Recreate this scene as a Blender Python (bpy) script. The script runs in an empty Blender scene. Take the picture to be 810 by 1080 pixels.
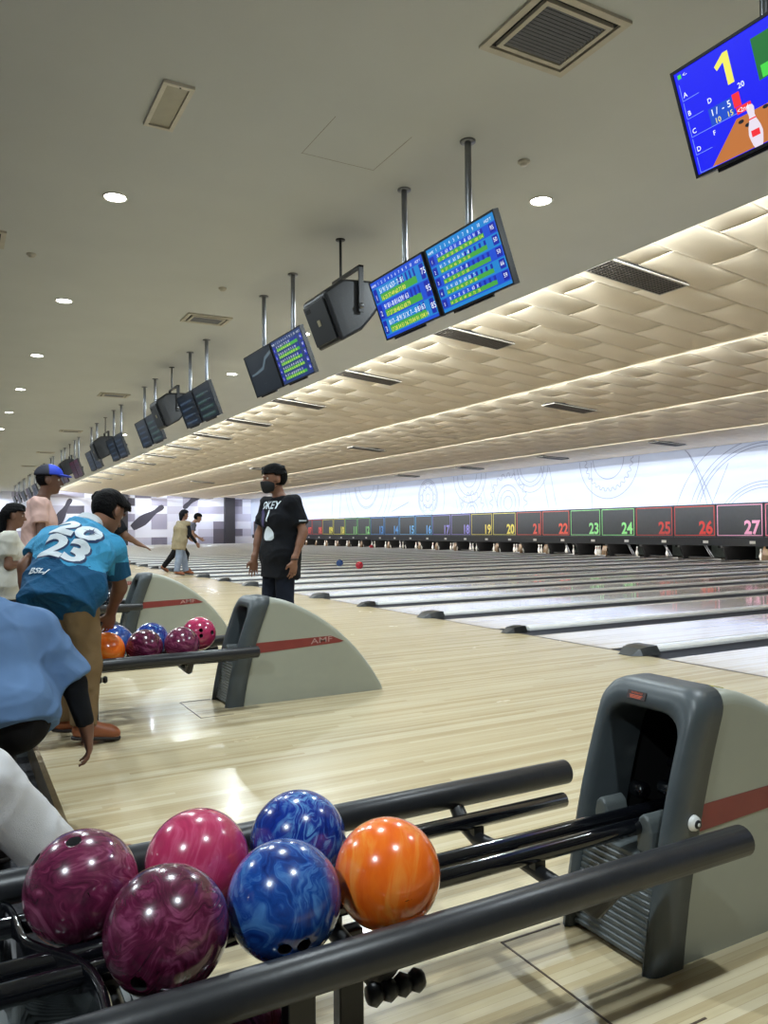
import bpy, bmesh, math, random
import numpy as np
from mathutils import Vector, Matrix
from mathutils.bvhtree import BVHTree
random.seed(7)
SC = bpy.context.scene
COL = SC.collection
PI = math.pi

# ------------------------------------------------------------------ materials
def lin(c):
    def f(v):
        v /= 255.0
        return v/12.92 if v <= .04045 else ((v+.055)/1.055)**2.4
    return (f(c[0]), f(c[1]), f(c[2]), 1.0)

class NT:
    def __init__(self, name):
        self.m = bpy.data.materials.new(name); self.m.use_nodes = True
        self.t = self.m.node_tree; self.t.nodes.clear()
        self.out = self.n('ShaderNodeOutputMaterial')
    def n(self, typ, ins=None, **props):
        nd = self.t.nodes.new(typ)
        for k, v in props.items(): setattr(nd, k, v)
        for k, v in (ins or {}).items(): self.set(nd, k, v)
        return nd
    def set(self, nd, k, v):
        s = nd.inputs[k]
        if isinstance(v, bpy.types.NodeSocket): self.t.links.new(v, s)
        elif isinstance(v, bpy.types.Node): self.t.links.new(v.outputs[0], s)
        else: s.default_value = v
    def math(self, op, a, b=0.0, c=0.0):
        return self.n('ShaderNodeMath', {0: a, 1: b, 2: c}, operation=op).outputs[0]
    def mix(self, f, a, b, blend='MIX'):
        nd = self.n('ShaderNodeMix', data_type='RGBA', blend_type=blend)
        self.set(nd, 0, f); self.set(nd, 6, a); self.set(nd, 7, b)
        return nd.outputs[2]
    def ramp(self, f, stops, interp='LINEAR'):
        nd = self.n('ShaderNodeValToRGB', {0: f}); cr = nd.color_ramp; cr.interpolation = interp
        while len(cr.elements) < len(stops): cr.elements.new(.5)
        for e, (p, c) in zip(cr.elements, stops): e.position = p; e.color = c
        return nd.outputs[0]
    def coord(self, scale=(1, 1, 1), src='Object', loc=(0, 0, 0)):
        tc = self.n('ShaderNodeTexCoord')
        mp = self.n('ShaderNodeMapping', {'Vector': tc.outputs[src], 'Scale': scale, 'Location': loc})
        return mp.outputs[0]
    def noise(self, vec, scale=5, detail=3, rough=.5, dist=0.0):
        return self.n('ShaderNodeTexNoise', {'Vector': vec, 'Scale': scale, 'Detail': detail, 'Roughness': rough, 'Distortion': dist})
    def bsdf(self, color, rough=.5, metal=0.0, coat=0.0, spec=.5, emis=None, estr=0.0, bump=None, bstr=.2, bdist=.01):
        b = self.n('ShaderNodeBsdfPrincipled', {'Base Color': color, 'Roughness': rough, 'Metallic': metal, 'Coat Weight': coat, 'Specular IOR Level': spec})
        b.inputs['Coat Roughness'].default_value = .05
        if emis is not None:
            self.set(b, 'Emission Color', emis); self.set(b, 'Emission Strength', estr)
        if bump is not None:
            bp = self.n('ShaderNodeBump', {'Height': bump, 'Strength': bstr, 'Distance': bdist})
            self.set(b, 'Normal', bp.outputs[0])
        self.t.links.new(b.outputs[0], self.out.inputs[0])
        return self.m

def plain(name, c, rough=.5, metal=0.0, coat=0.0, vary=.06, scale=14, bump=0.0, spec=.5, estr=0.0):
    """a painted / plastic / cloth surface: base colour with faint mottling"""
    t = NT(name); v = t.coord(); n = t.noise(v, scale, 4)
    c = lin(c); a = tuple(x*(1-vary) for x in c[:3])+(1,); b = tuple(min(1, x*(1+vary)) for x in c[:3])+(1,)
    col = t.ramp(n.outputs[0], [(.3, a), (.7, b)])
    return t.bsdf(col, rough, metal, coat, spec, emis=(c if estr else None), estr=estr, bump=(n.outputs[0] if bump else None), bstr=bump)

def cloth(name, c, vary=.12):
    t = NT(name); v = t.coord(); n = t.noise(v, 5, 2, .45, .8); w = t.noise(v, 420, 2)
    c = lin(c); a = tuple(x*(1-vary) for x in c[:3])+(1,); b = tuple(min(1, x*(1+vary)) for x in c[:3])+(1,)
    col = t.ramp(n.outputs[0], [(.3, a), (.7, b)])
    h = t.math('ADD', t.math('MULTIPLY', n.outputs[0], 1.0), t.math('MULTIPLY', w.outputs[0], .06))
    return t.bsdf(col, .85, spec=.2, bump=h, bstr=.6, bdist=.06)

def glow(name, c, s=1.0, rough=.3):
    t = NT(name); return t.bsdf((0.01, .01, .01, 1), rough, emis=lin(c), estr=s)

def wood(name, base, dark, light, board=.0265, length=2.4, rough=.22, coat=.3, contrast=1.0):
    """strip floor, boards along X"""
    t = NT(name); tc = t.n('ShaderNodeTexCoord'); o = tc.outputs['Object']
    sp = t.n('ShaderNodeSeparateXYZ', {0: o}); x, y = sp.outputs[0], sp.outputs[1]
    row = t.math('FLOOR', t.math('DIVIDE', y, board))
    rnd = t.n('ShaderNodeTexWhiteNoise', {'W': row}, noise_dimensions='1D').outputs[0]
    xi = t.math('FLOOR', t.math('DIVIDE', t.math('ADD', x, t.math('MULTIPLY', rnd, length*7)), length))
    comb = t.n('ShaderNodeCombineXYZ', {0: row, 1: xi})
    cell = t.n('ShaderNodeTexWhiteNoise', {'Vector': comb.outputs[0]}, noise_dimensions='2D').outputs[0]
    gv = t.n('ShaderNodeMapping', {'Vector': o, 'Scale': (1.2, 26, 26)}).outputs[0]
    grain = t.noise(gv, 3, 5, .6, .4).outputs[0]
    wide = t.noise(t.n('ShaderNodeMapping', {'Vector': o, 'Scale': (.35, 4.5, 1)}).outputs[0], 1.3, 3).outputs[0]
    f = t.math('ADD', t.math('ADD', t.math('MULTIPLY', cell, .42*contrast), t.math('MULTIPLY', grain, .33)), t.math('MULTIPLY', wide, .35))
    col = t.ramp(f, [(.2, lin(dark)), (.55, lin(base)), (.9, lin(light))])
    fr = t.math('FRACT', t.math('DIVIDE', y, board))
    seam = t.math('LESS_THAN', t.math('MINIMUM', fr, t.math('SUBTRACT', 1.0, fr)), .03)
    col = t.mix(t.math('MULTIPLY', seam, .25), col, lin((110, 80, 50)))
    sm = t.noise(t.n('ShaderNodeMapping', {'Vector': o, 'Scale': (.8, 1.6, 1)}).outputs[0], 2.2, 4, .6).outputs[0]
    rg = t.math('ADD', rough*.75, t.math('MULTIPLY', sm, rough*.5))
    return t.bsdf(col, rg, coat=coat, bump=sm, bstr=.02, bdist=.02)

def marble(name, c1, c2, c3, warp=2.5, scale=7):
    t = NT(name); v = t.coord()
    n1 = t.noise(v, scale*.55, 3, .5, 1.0)
    add = t.n('ShaderNodeMix', {0: .30}, data_type='VECTOR')
    t.set(add, 4, v); t.set(add, 5, n1.outputs[1])
    st = t.n('ShaderNodeMapping', {'Vector': add.outputs[1], 'Scale': (9, 1.6, 3.2)})
    n2 = t.noise(st.outputs[0], scale, 5, .6, warp*.35)
    big = t.noise(v, scale*1.3, 3, .5, 1.2).outputs[0]
    f = t.math('ADD', t.math('MULTIPLY', n2.outputs[0], .62), t.math('MULTIPLY', big, .38))
    col = t.ramp(f, [(.32, lin(c1)), (.5, lin(c2)), (.68, lin(c3))])
    sc = t.noise(v, 60, 2).outputs[0]
    sm = t.noise(t.coord((1, 6, 1), loc=(3, 1, 2)), 30, 3).outputs[0]
    nick = t.math('MULTIPLY', t.math('GREATER_THAN', sm, .735), t.math('GREATER_THAN', n1.outputs[0], .5))
    col = t.mix(nick, col, lin((25, 15, 18)))
    return t.bsdf(col, t.math('ADD', .14, t.math('MULTIPLY', sc, .12)), coat=.6)

# ------------------------------------------------------------------ mesh building
class MB:
    def __init__(self): self.v = []; self.f = []; self.mi = []; self.sm = []
    def add(self, vs, fs, mi=0, smooth=False):
        o = len(self.v); self.v += [tuple(map(float, p)) for p in vs]
        for f in fs: self.f.append(tuple(o+i for i in f)); self.mi.append(mi); self.sm.append(smooth)
        return self
    def box(self, a, b, mi=0):
        x0, y0, z0 = a; x1, y1, z1 = b
        vs = [(x, y, z) for x in (x0, x1) for y in (y0, y1) for z in (z0, z1)]
        return self.add(vs, [(0, 1, 3, 2), (4, 6, 7, 5), (0, 4, 5, 1), (2, 3, 7, 6), (0, 2, 6, 4), (1, 5, 7, 3)], mi)
    def obox(self, o, ax, size, mi=0):
        """box centred at o with axes ax (3 vectors) and full sizes"""
        o = Vector(o); A = [Vector(a).normalized()*s/2 for a, s in zip(ax, size)]
        vs = [o+A[0]*i+A[1]*j+A[2]*k for i in (-1, 1) for j in (-1, 1) for k in (-1, 1)]
        return self.add(vs, [(0, 1, 3, 2), (4, 6, 7, 5), (0, 4, 5, 1), (2, 3, 7, 6), (0, 2, 6, 4), (1, 5, 7, 3)], mi)
    def tube(self, pts, r, n=16, mi=0, caps=True, rnd=0.0):
        """round tube through points; r number or list; rnd rounds the ends"""
        P = [Vector(p) for p in pts]; R = list(r) if hasattr(r, '__len__') else [r]*len(P)
        if rnd:
            d0 = (P[0]-P[1]).normalized(); d1 = (P[-1]-P[-2]).normalized()
            P = [P[0]+d0*rnd]+P+[P[-1]+d1*rnd]; R = [R[0]*.72]+R+[R[-1]*.72]
        rings = []; up = Vector((0, 0, 1))
        t0 = (P[1]-P[0]).normalized()
        if abs(t0.dot(up)) > .9: up = Vector((1, 0, 0))
        for i, p in enumerate(P):
            t = (P[min(i+1, len(P)-1)]-P[max(i-1, 0)]).normalized()
            s = t.cross(up).normalized(); u = s.cross(t)
            rings.append([p+(s*math.cos(a)+u*math.sin(a))*R[i] for a in [2*PI*k/n for k in range(n)]])
        vs = [q for rg in rings for q in rg]; fs = []
        for i in range(len(P)-1):
            for k in range(n): fs.append((i*n+k, i*n+(k+1) % n, (i+1)*n+(k+1) % n, (i+1)*n+k))
        self.add(vs, fs, mi, True)
        if caps:
            self.add(rings[0], [tuple(range(n))[::-1]], mi); self.add(rings[-1], [tuple(range(n))], mi)
        return self
    def lathe(self, prof, n=20, mi=0, o=(0, 0, 0)):
        vs = []; fs = []; m = len(prof)
        for k in range(n):
            a = 2*PI*k/n
            for r, z in prof: vs.append((o[0]+r*math.cos(a), o[1]+r*math.sin(a), o[2]+z))
        for k in range(n):
            for i in range(m-1): fs.append((k*m+i, ((k+1) % n)*m+i, ((k+1) % n)*m+i+1, k*m+i+1))
        return self.add(vs, fs, mi, True)
    def prism(self, poly, y0, y1, mi=0, plane='XZ'):
        n = len(poly)
        if plane == 'XZ': vs = [(x, y0, z) for x, z in poly]+[(x, y1, z) for x, z in poly]
        elif plane == 'XY': vs = [(x, z, y0) for x, z in poly]+[(x, z, y1) for x, z in poly]
        else: vs = [(y0, x, z) for x, z in poly]+[(y1, x, z) for x, z in poly]
        fs = [tuple(range(n)), tuple(range(n, 2*n))[::-1]]+[(i, i+n, (i+1) % n+n, (i+1) % n) for i in range(n)]
        return self.add(vs, fs, mi)
    def flat(self, fr, pts2, mi=0, c=0.0):
        """polygon given in a frame's 2-D coordinates"""
        return self.add([fr(a, b, c) for a, b in pts2], [tuple(range(len(pts2)))], mi)
    def slab(self, fr, x0, y0, x1, y1, c0, c1, mi=0):
        vs = [fr(a, b, c) for a in (x0, x1) for b in (y0, y1) for c in (c0, c1)]
        return self.add(vs, [(0, 1, 3, 2), (4, 6, 7, 5), (0, 4, 5, 1), (2, 3, 7, 6), (0, 2, 6, 4), (1, 5, 7, 3)], mi)
    def text(self, fr, s, x, y, size, mi=0, c=0.0, bold=0.0, align='LEFT', depth=0.0, sx=1.0):
        vs, fs, w = text_geo(s, bold)
        ox = 0 if align == 'LEFT' else (-w*size*sx if align == 'RIGHT' else -w*size*sx/2)
        self.add([fr(x+ox+a*size*sx, y+b*size, c) for a, b in vs], fs, mi)
        return self
    def mesh(self, name, mats, bev=0.0, fixn=True):
        me = bpy.data.meshes.new(name); me.from_pydata(self.v, [], self.f)
        for m in mats: me.materials.append(m)
        me.polygons.foreach_set('material_index', self.mi); me.polygons.foreach_set('use_smooth', self.sm)
        if fixn:
            bm = bmesh.new(); bm.from_mesh(me)
            bmesh.ops.recalc_face_normals(bm, faces=bm.faces); bm.to_mesh(me); bm.free()
        me.update(); return me
    def build(self, name, mats, parent=None, loc=(0, 0, 0), bev=0.0, fixn=True):
        if not isinstance(mats, (list, tuple)): mats = [mats]
        o = bpy.data.objects.new(name, self.mesh(name, mats, fixn=fixn)); COL.objects.link(o)
        o.location = loc
        if parent: o.parent = parent
        if bev:
            b = o.modifiers.new('bevel', 'BEVEL'); b.width = bev; b.segments = 3; b.limit_method = 'ANGLE'; b.angle_limit = .6
        return o

_TX = {}
def text_geo(s, bold=0.0):
    k = (s, bold)
    if k not in _TX:
        cu = bpy.data.curves.new('txt', 'FONT'); cu.body = s; cu.size = 1.0; cu.resolution_u = 3; cu.offset = bold
        ob = bpy.data.objects.new('txt', cu); COL.objects.link(ob)
        dg = bpy.context.evaluated_depsgraph_get(); ev = ob.evaluated_get(dg); me = ev.to_mesh()
        vs = [(v.co.x, v.co.y) for v in me.vertices]; fs = [tuple(p.vertices) for p in me.polygons]
        ev.to_mesh_clear(); bpy.data.objects.remove(ob); bpy.data.curves.remove(cu)
        w = max([a for a, b in vs] or [0])
        _TX[k] = (vs, fs, w)
    return _TX[k]

def frame(o, u, v):
    o = Vector(o); u = Vector(u).normalized(); v = Vector(v).normalized(); w = u.cross(v)
    return lambda a, b, c=0.0: o+u*a+v*b+w*c

def tag(o, label=None, cat=None, group=None, kind=None):
    if label: o['label'] = label
    if cat: o['category'] = cat
    if group: o['group'] = group
    if kind: o['kind'] = kind
    return o
def thing(name, loc=(0, 0, 0), label=None, cat=None, group=None, rz=0.0):
    o = bpy.data.objects.new(name, None); COL.objects.link(o); o.location = loc; o.rotation_euler = (0, 0, rz)
    o.empty_display_size = .1
    return tag(o, label, cat, group)
def struct(mb, name, mats, parent=None, **k):
    o = mb.build(name, mats, parent, **k)
    if not parent: o['kind'] = 'structure'
    return o
def dup(root, loc, label=None, group=None):
    r = root.copy(); COL.objects.link(r); r.location = loc
    if label: r['label'] = label
    if group: r['group'] = group
    for ch in list(root.children):
        c = ch.copy(); COL.objects.link(c); c.parent = r
        for g in list(ch.children):
            d = g.copy(); COL.objects.link(d); d.parent = c
    return r

# ------------------------------------------------------------------ soft bodies (distance fields meshed by surface nets)
def cone(a, b, r1, r2, k=.03, flat=None, capa=False, capb=False):
    return ('c', np.array(a, float), np.array(b, float), r1, r2, k, flat, capa, capb)
def ell(c, r, ax=None, k=.02):
    return ('e', np.array(c, float), np.array(r, float), np.eye(3) if ax is None else np.array(ax, float), k)

def surface(prims, vox, cuts=()):
    lo = np.full(3, 9e9); hi = -lo
    bb = []
    for p in prims:
        if p[0] == 'c':
            m = max(p[3], p[4])*(p[6][1] if p[6] else 1)
            l = np.minimum(p[1], p[2])-m; h = np.maximum(p[1], p[2])+m
        else:
            m = p[2].max(); l = p[1]-m; h = p[1]+m
        bb.append((l, h)); lo = np.minimum(lo, l); hi = np.maximum(hi, h)
    lo -= 4*vox; hi += 4*vox
    N = np.ceil((hi-lo)/vox).astype(int)+1
    D = np.full(N, .2, np.float32)
    ax = [lo[i]+vox*np.arange(N[i]) for i in range(3)]
    for p, (l, h) in zip(prims, bb):
        k = p[5] if p[0] == 'c' else p[4]
        pad = 2*k+3*vox
        i0 = np.maximum(((l-pad-lo)/vox).astype(int), 0); i1 = np.minimum(((h+pad-lo)/vox).astype(int)+2, N)
        sl = tuple(slice(a, b) for a, b in zip(i0, i1))
        X, Y, Z = np.meshgrid(*[ax[i][sl[i]] for i in range(3)], indexing='ij')
        P = np.stack([X, Y, Z], -1)
        if p[0] == 'c':
            _, a, b, r1, r2, k, fl, ca, cb = p
            ab = b-a; L2 = max(ab@ab, 1e-9); Q = P-a
            t = np.clip((Q@ab)/L2, 0, 1); W = Q-t[..., None]*ab
            if fl:
                n = np.array(fl[0], float); n /= np.linalg.norm(n); c = W@n
                W = W-(c*(1-1/fl[1]))[..., None]*n
            d = np.sqrt((W*W).sum(-1))-(r1+(r2-r1)*t)
            u = ab/math.sqrt(L2)
            if ca: d = np.maximum(d, -(Q@u))
            if cb: d = np.maximum(d, (P-b)@u)
        else:
            _, c, r, A, k = p
            Q = (P-c)@A.T
            k0 = np.sqrt(((Q/r)**2).sum(-1)); k1 = np.sqrt(((Q/(r*r))**2).sum(-1))+1e-9
            d = k0*(k0-1)/k1
        a0 = D[sl]
        if k > 0:
            hh = np.clip(.5+.5*(a0-d)/k, 0, 1); D[sl] = a0*(1-hh)+d*hh-k*hh*(1-hh)
        else: D[sl] = np.minimum(a0, d)
    if len(cuts):
        X, Y, Z = np.meshgrid(*ax, indexing='ij')
        for c in cuts: D = np.maximum(D, c(X, Y, Z))
    S = D < 0
    c8 = [(i, j, k) for i in (0, 1) for j in (0, 1) for k in (0, 1)]
    n = N-1
    cnt = sum(S[i:i+n[0], j:j+n[1], k:k+n[2]].astype(np.int8) for i, j, k in c8)
    cells = np.argwhere((cnt > 0) & (cnt < 8))
    vals = np.stack([D[cells[:, 0]+i, cells[:, 1]+j, cells[:, 2]+k] for i, j, k in c8], 1)
    acc = np.zeros((len(cells), 3)); num = np.zeros(len(cells))
    C8 = np.array(c8, float)
    for a in range(8):
        for b in range(a+1, 8):
            if abs(C8[a]-C8[b]).sum() != 1: continue
            va, vb = vals[:, a], vals[:, b]; m = (va < 0) != (vb < 0)
            t = np.where(m, va/np.where(m, va-vb, 1), 0)
            acc += np.where(m[:, None], C8[a]+t[:, None]*(C8[b]-C8[a]), 0); num += m
    V = lo+(cells+acc/num[:, None])*vox
    idx = np.full(n, -1, np.int32); idx[cells[:, 0], cells[:, 1], cells[:, 2]] = np.arange(len(cells))
    F = []
    for d in range(3):
        e = [0, 0, 0]; e[d] = 1
        A = S[:N[0]-e[0], :N[1]-e[1], :N[2]-e[2]]; B = S[e[0]:, e[1]:, e[2]:]
        E = np.argwhere(A != B); o1, o2 = [(1, 2), (2, 0), (0, 1)][d]
        E = E[(E[:, o1] > 0) & (E[:, o2] > 0)]
        E = E[(E[:, o1] < n[o1]) & (E[:, o2] < n[o2])]
        w1 = np.zeros(3, int); w1[o1] = 1; w2 = np.zeros(3, int); w2[o2] = 1
        q = [E-w1-w2, E-w2, E, E-w1]
        ids = np.stack([idx[x[:, 0], x[:, 1], x[:, 2]] for x in q], 1)
        fl = A[E[:, 0], E[:, 1], E[:, 2]]
        ids = np.where(fl[:, None], ids, ids[:, ::-1]); F.append(ids[(ids >= 0).all(1)])
    return V, np.concatenate(F)

def creases(V, F, amp):
    """push cloth in and out along its normals in long soft creases"""
    q = V[F]; n = np.cross(q[:, 2]-q[:, 0], q[:, 3]-q[:, 1]); N = np.zeros_like(V)
    for k in range(4): np.add.at(N, F[:, k], n)
    N /= np.linalg.norm(N, axis=1)[:, None]+1e-9
    rg = np.random.default_rng(len(V)); h = np.zeros(len(V))
    for k in range(7):
        d = rg.normal(size=3); d[2] *= .8; d /= np.linalg.norm(d); w = rg.uniform(28, 62); e = rg.normal(size=3)*9
        ph = V@d*w+1.6*np.sin(V@e+rg.uniform(0, 6))+rg.uniform(0, 6); m = .5+.5*np.sin(V@(rg.normal(size=3)*7)+rg.uniform(0, 6))
        h += m*m*(1-np.abs(np.sin(ph/2)))**2
    return V+N*((h-.6)*amp*.55)[:, None]
def soft(name, prims, vox, mat, parent=None, cuts=(), smooth=1, loc=(0, 0, 0), fold=0.0):
    V, F = surface(prims, vox, cuts)
    if fold: V = creases(V, F, fold)
    me = bpy.data.meshes.new(name); me.vertices.add(len(V)); me.vertices.foreach_set('co', V.astype(np.float32).ravel())
    me.loops.add(F.size); me.loops.foreach_set('vertex_index', F.astype(np.int32).ravel())
    me.polygons.add(len(F)); me.polygons.foreach_set('loop_start', np.arange(0, F.size, 4, dtype=np.int32))
    me.polygons.foreach_set('use_smooth', np.ones(len(F), bool)); me.update(calc_edges=True); me.validate()
    if smooth:
        bm = bmesh.new(); bm.from_mesh(me)
        for _ in range(smooth): bmesh.ops.smooth_vert(bm, verts=bm.verts, factor=.5, use_axis_x=True, use_axis_y=True, use_axis_z=True)
        bm.to_mesh(me); bm.free()
    me.materials.append(mat)
    o = bpy.data.objects.new(name, me); COL.objects.link(o); o.location = loc
    if parent: o.parent = parent
    return o

def wrap(mb, target, direction, lift, edge=.012):
    """lay a flat print onto a soft surface: subdivide it and drop every vertex along direction"""
    me = mb.mesh('print', []); bm = bmesh.new(); bm.from_mesh(me)
    bmesh.ops.triangulate(bm, faces=bm.faces)
    for _ in range(5):
        es = [e for e in bm.edges if e.calc_length() > edge]
        if not es: break
        bmesh.ops.subdivide_edges(bm, edges=es, cuts=1); bmesh.ops.triangulate(bm, faces=[f for f in bm.faces if len(f.verts) > 3])
    tb = bmesh.new(); tb.from_mesh(target.data); tree = BVHTree.FromBMesh(tb)
    d = Vector(direction).normalized(); dead = []
    for v in bm.verts:
        h = tree.ray_cast(v.co-d*.3, d)
        if h[0] is None: dead.append(v)
        else: v.co = h[0]-d*lift
    bmesh.ops.delete(bm, geom=dead, context='VERTS')
    out = MB(); bm.verts.index_update()
    out.add([v.co[:] for v in bm.verts], [[v.index for v in f.verts] for f in bm.faces], 0, True)
    bm.free(); tb.free(); bpy.data.meshes.remove(me)
    return out
# ------------------------------------------------------------------ place constants (metres; X down the lanes, Y across them)
H_CAM = 1.12
LW = 1.705; YC = 1.557; XF = 5.26; XM = 21.6
ZC = 4.10; XE = 6.44
YFAR = 63.0
def ydiv(k): return YC+k*LW
def lane_no(k): return 35-k            # lane lying between divisions k and k+1

M = {}
M['approach'] = wood('approach maple', (194, 179, 144), (168, 148, 108), (208, 196, 166), rough=.25, coat=.14)
M['lane'] = wood('lane maple', (226, 212, 192), (204, 184, 156), (236, 226, 208), rough=.10, coat=.45, contrast=.8)
M['ceil'] = plain('ceiling paint', (194, 197, 198), .85, vary=.02, scale=1.5)
M['quilt'] = plain('quilted ceiling panel', (226, 213, 191), .75, vary=.02, scale=3)
M['gutter'] = plain('gutter plastic', (98, 99, 106), .3)
M['division'] = plain('division capping', (236, 238, 238), .2, coat=.5, vary=.03)
M['black'] = plain('black plastic', (22, 23, 25), .4)
M['blackgloss'] = plain('black gloss enamel', (12, 13, 17), .12, coat=.5)
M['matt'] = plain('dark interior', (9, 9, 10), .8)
M['tubeblack'] = plain('black rubber sleeve', (32, 33, 36), .38, vary=.12, bump=.05, scale=40)
M['rim'] = plain('grey moulded plastic', (70, 77, 80), .42, vary=.07, scale=20)
M['hoodgrey'] = plain('dark hood plastic', (50, 53, 56), .35)
M['louvre'] = plain('grey louvred plastic', (84, 90, 90), .45)
M['hood'] = plain('putty grey shell', (154, 156, 142), .38, vary=.03, scale=5)
M['stripe'] = plain('dark red stripe', (128, 52, 48), .4)
M['stripetext'] = plain('pale lettering', (176, 140, 134), .5)
M['white'] = plain('white plastic', (228, 228, 224), .3)
M['carpet'] = plain('dark carpet tile', (46, 46, 50), .95, vary=.35, scale=60, bump=.3)
M['metaltrim'] = plain('worn brass edge', (150, 132, 100), .3, metal=.8, vary=.2)
M['seam'] = plain('floor seam', (70, 52, 36), .6)
M['foul'] = plain('foul line', (60, 50, 44), .4)
M['steel'] = plain('brushed steel pole', (120, 122, 126), .28, metal=.85)
M['ledge'] = plain('masking ledge', (30, 32, 40), .4)
M['maskpanel'] = plain('masking panel', (58, 60, 68), .45, vary=.08, scale=6)
M['pin'] = plain('white pin', (238, 236, 230), .2, coat=.4)
M['pinred'] = plain('pin stripe red', (190, 40, 40), .3)
M['kick'] = plain('brown kickback', (96, 74, 48), .5, vary=.25, scale=6)
M['curtain'] = plain('grey green pit cushion', (70, 78, 74), .8, vary=.15)
M['wallwhite'] = plain('mural ground', (200, 207, 228), .8, vary=.02, scale=1)
M['line'] = plain('mural line', (150, 157, 184), .8)
M['column'] = plain('dark column', (62, 60, 66), .7)
M['muraldark'] = plain('mural dark grey', (74, 71, 82), .8)
M['vent'] = plain('vent frame', (186, 180, 168), .6)
M['ventdark'] = plain('vent void', (30, 30, 34), .8)
M['slat'] = plain('vent slat', (110, 112, 122), .5)
M['grille'] = plain('dark grille', (104, 98, 92), .6)
M['tv'] = plain('black television case', (16, 16, 19), .35)
M['wallplain'] = plain('painted wall', (150, 146, 140), .85, vary=.02, scale=2)

def checker_mat():
    t = NT('checker mural'); tc = t.n('ShaderNodeTexCoord'); sp = t.n('ShaderNodeSeparateXYZ', {0: tc.outputs['Object']})
    x, z = sp.outputs[0], sp.outputs[2]
    def cells(w, h, s):
        c = t.n('ShaderNodeCombineXYZ', {0: t.math('FLOOR', t.math('DIVIDE', x, w)), 1: t.math('FLOOR', t.math('DIVIDE', z, h)), 2: s})
        return t.n('ShaderNodeTexWhiteNoise', {'Vector': c.outputs[0]}, noise_dimensions='3D').outputs[0]
    a = cells(1.25, .62, 1.0); b = cells(2.5, .62, 5.0)
    f = t.math('ADD', t.math('MULTIPLY', a, .55), t.math('MULTIPLY', b, .45))
    col = t.ramp(f, [(0, lin((238, 239, 252))), (.42, lin((228, 229, 246))), (.5, lin((176, 172, 192))), (.62, lin((206, 204, 222))), (.72, lin((134, 129, 146))), (.83, lin((98, 94, 106)))], 'CONSTANT')
    return t.bsdf(col, .8)
M['checker'] = checker_mat()

# ------------------------------------------------------------------ floors
mb = MB(); mb.box((.39, -5, -.12), (XF, YFAR, 0)); struct(mb, 'floor', M['approach'])
mb = MB(); mb.box((-9, -6, -.24), (.39, YFAR, -.12)); struct(mb, 'floor_seating', M['carpet'])
mb = MB(); mb.box((.365, -5, -.119), (.3895, YFAR, .004)); struct(mb, 'trim_1', M['metaltrim'])
mb = MB(); mb.box((XF-.012, -5, .0), (XF+.012, YFAR, .0015)); struct(mb, 'trim_2', M['foul'])
mb = MB(); mb.box((XF+.012, -5, -.24), (25, YFAR, -.12)); struct(mb, 'floor_underlay', M['matt'])

def gutter_mb(yc):
    m = MB(); prof = []
    for i in range(9):
        a = PI+PI*i/8; prof.append((yc+.1125*math.cos(a), -.004+.095*math.sin(a)))
    vs = [(XF+.012, y, z) for y, z in prof]+[(22.6, y, z) for y, z in prof]
    m.add(vs, [(i, i+1, i+10, i+9) for i in range(8)], 0, True); return m
for k in range(-2, 36):
    y0 = ydiv(k); yc = y0+LW/2
    struct(MB().box((XF+.012, yc-.526, -.11), (24.2, yc+.526, 0)), 'lane', M['lane'])
    struct(gutter_mb(yc-.526-.117), 'gutter', M['gutter'], fixn=False); struct(gutter_mb(yc+.526+.117), 'gutter', M['gutter'], fixn=False)
    prof = [(-.09, .016), (-.088, .036), (-.075, .050), (-.045, .056), (.045, .056), (.075, .050), (.088, .036), (.09, .016)]
    struct(MB().box((XF+.15, y0-.088, -.11), (21.7, y0+.088, .0155)), 'division_base', M['gutter'])
    struct(MB().prism([(y0+a, b) for a, b in prof], XF+.15, 21.7, plane='YZ'), 'division', M['division'])
# seams of the floor hatches in front of the ball returns
for k in (0, 2, 4, 6):
    y = ydiv(k); m = MB()
    for a, b in (((1.30, y-.33), (1.50, y-.33)), ((1.30, y+.16), (1.50, y+.16)), ((1.30, y-.33), (1.30, y+.16))):
        m.box((a[0]-.003, a[1]-.003, 0), (b[0]+.003, b[1]+.003, .0012))
    struct(m, 'trim', M['seam'])

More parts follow.
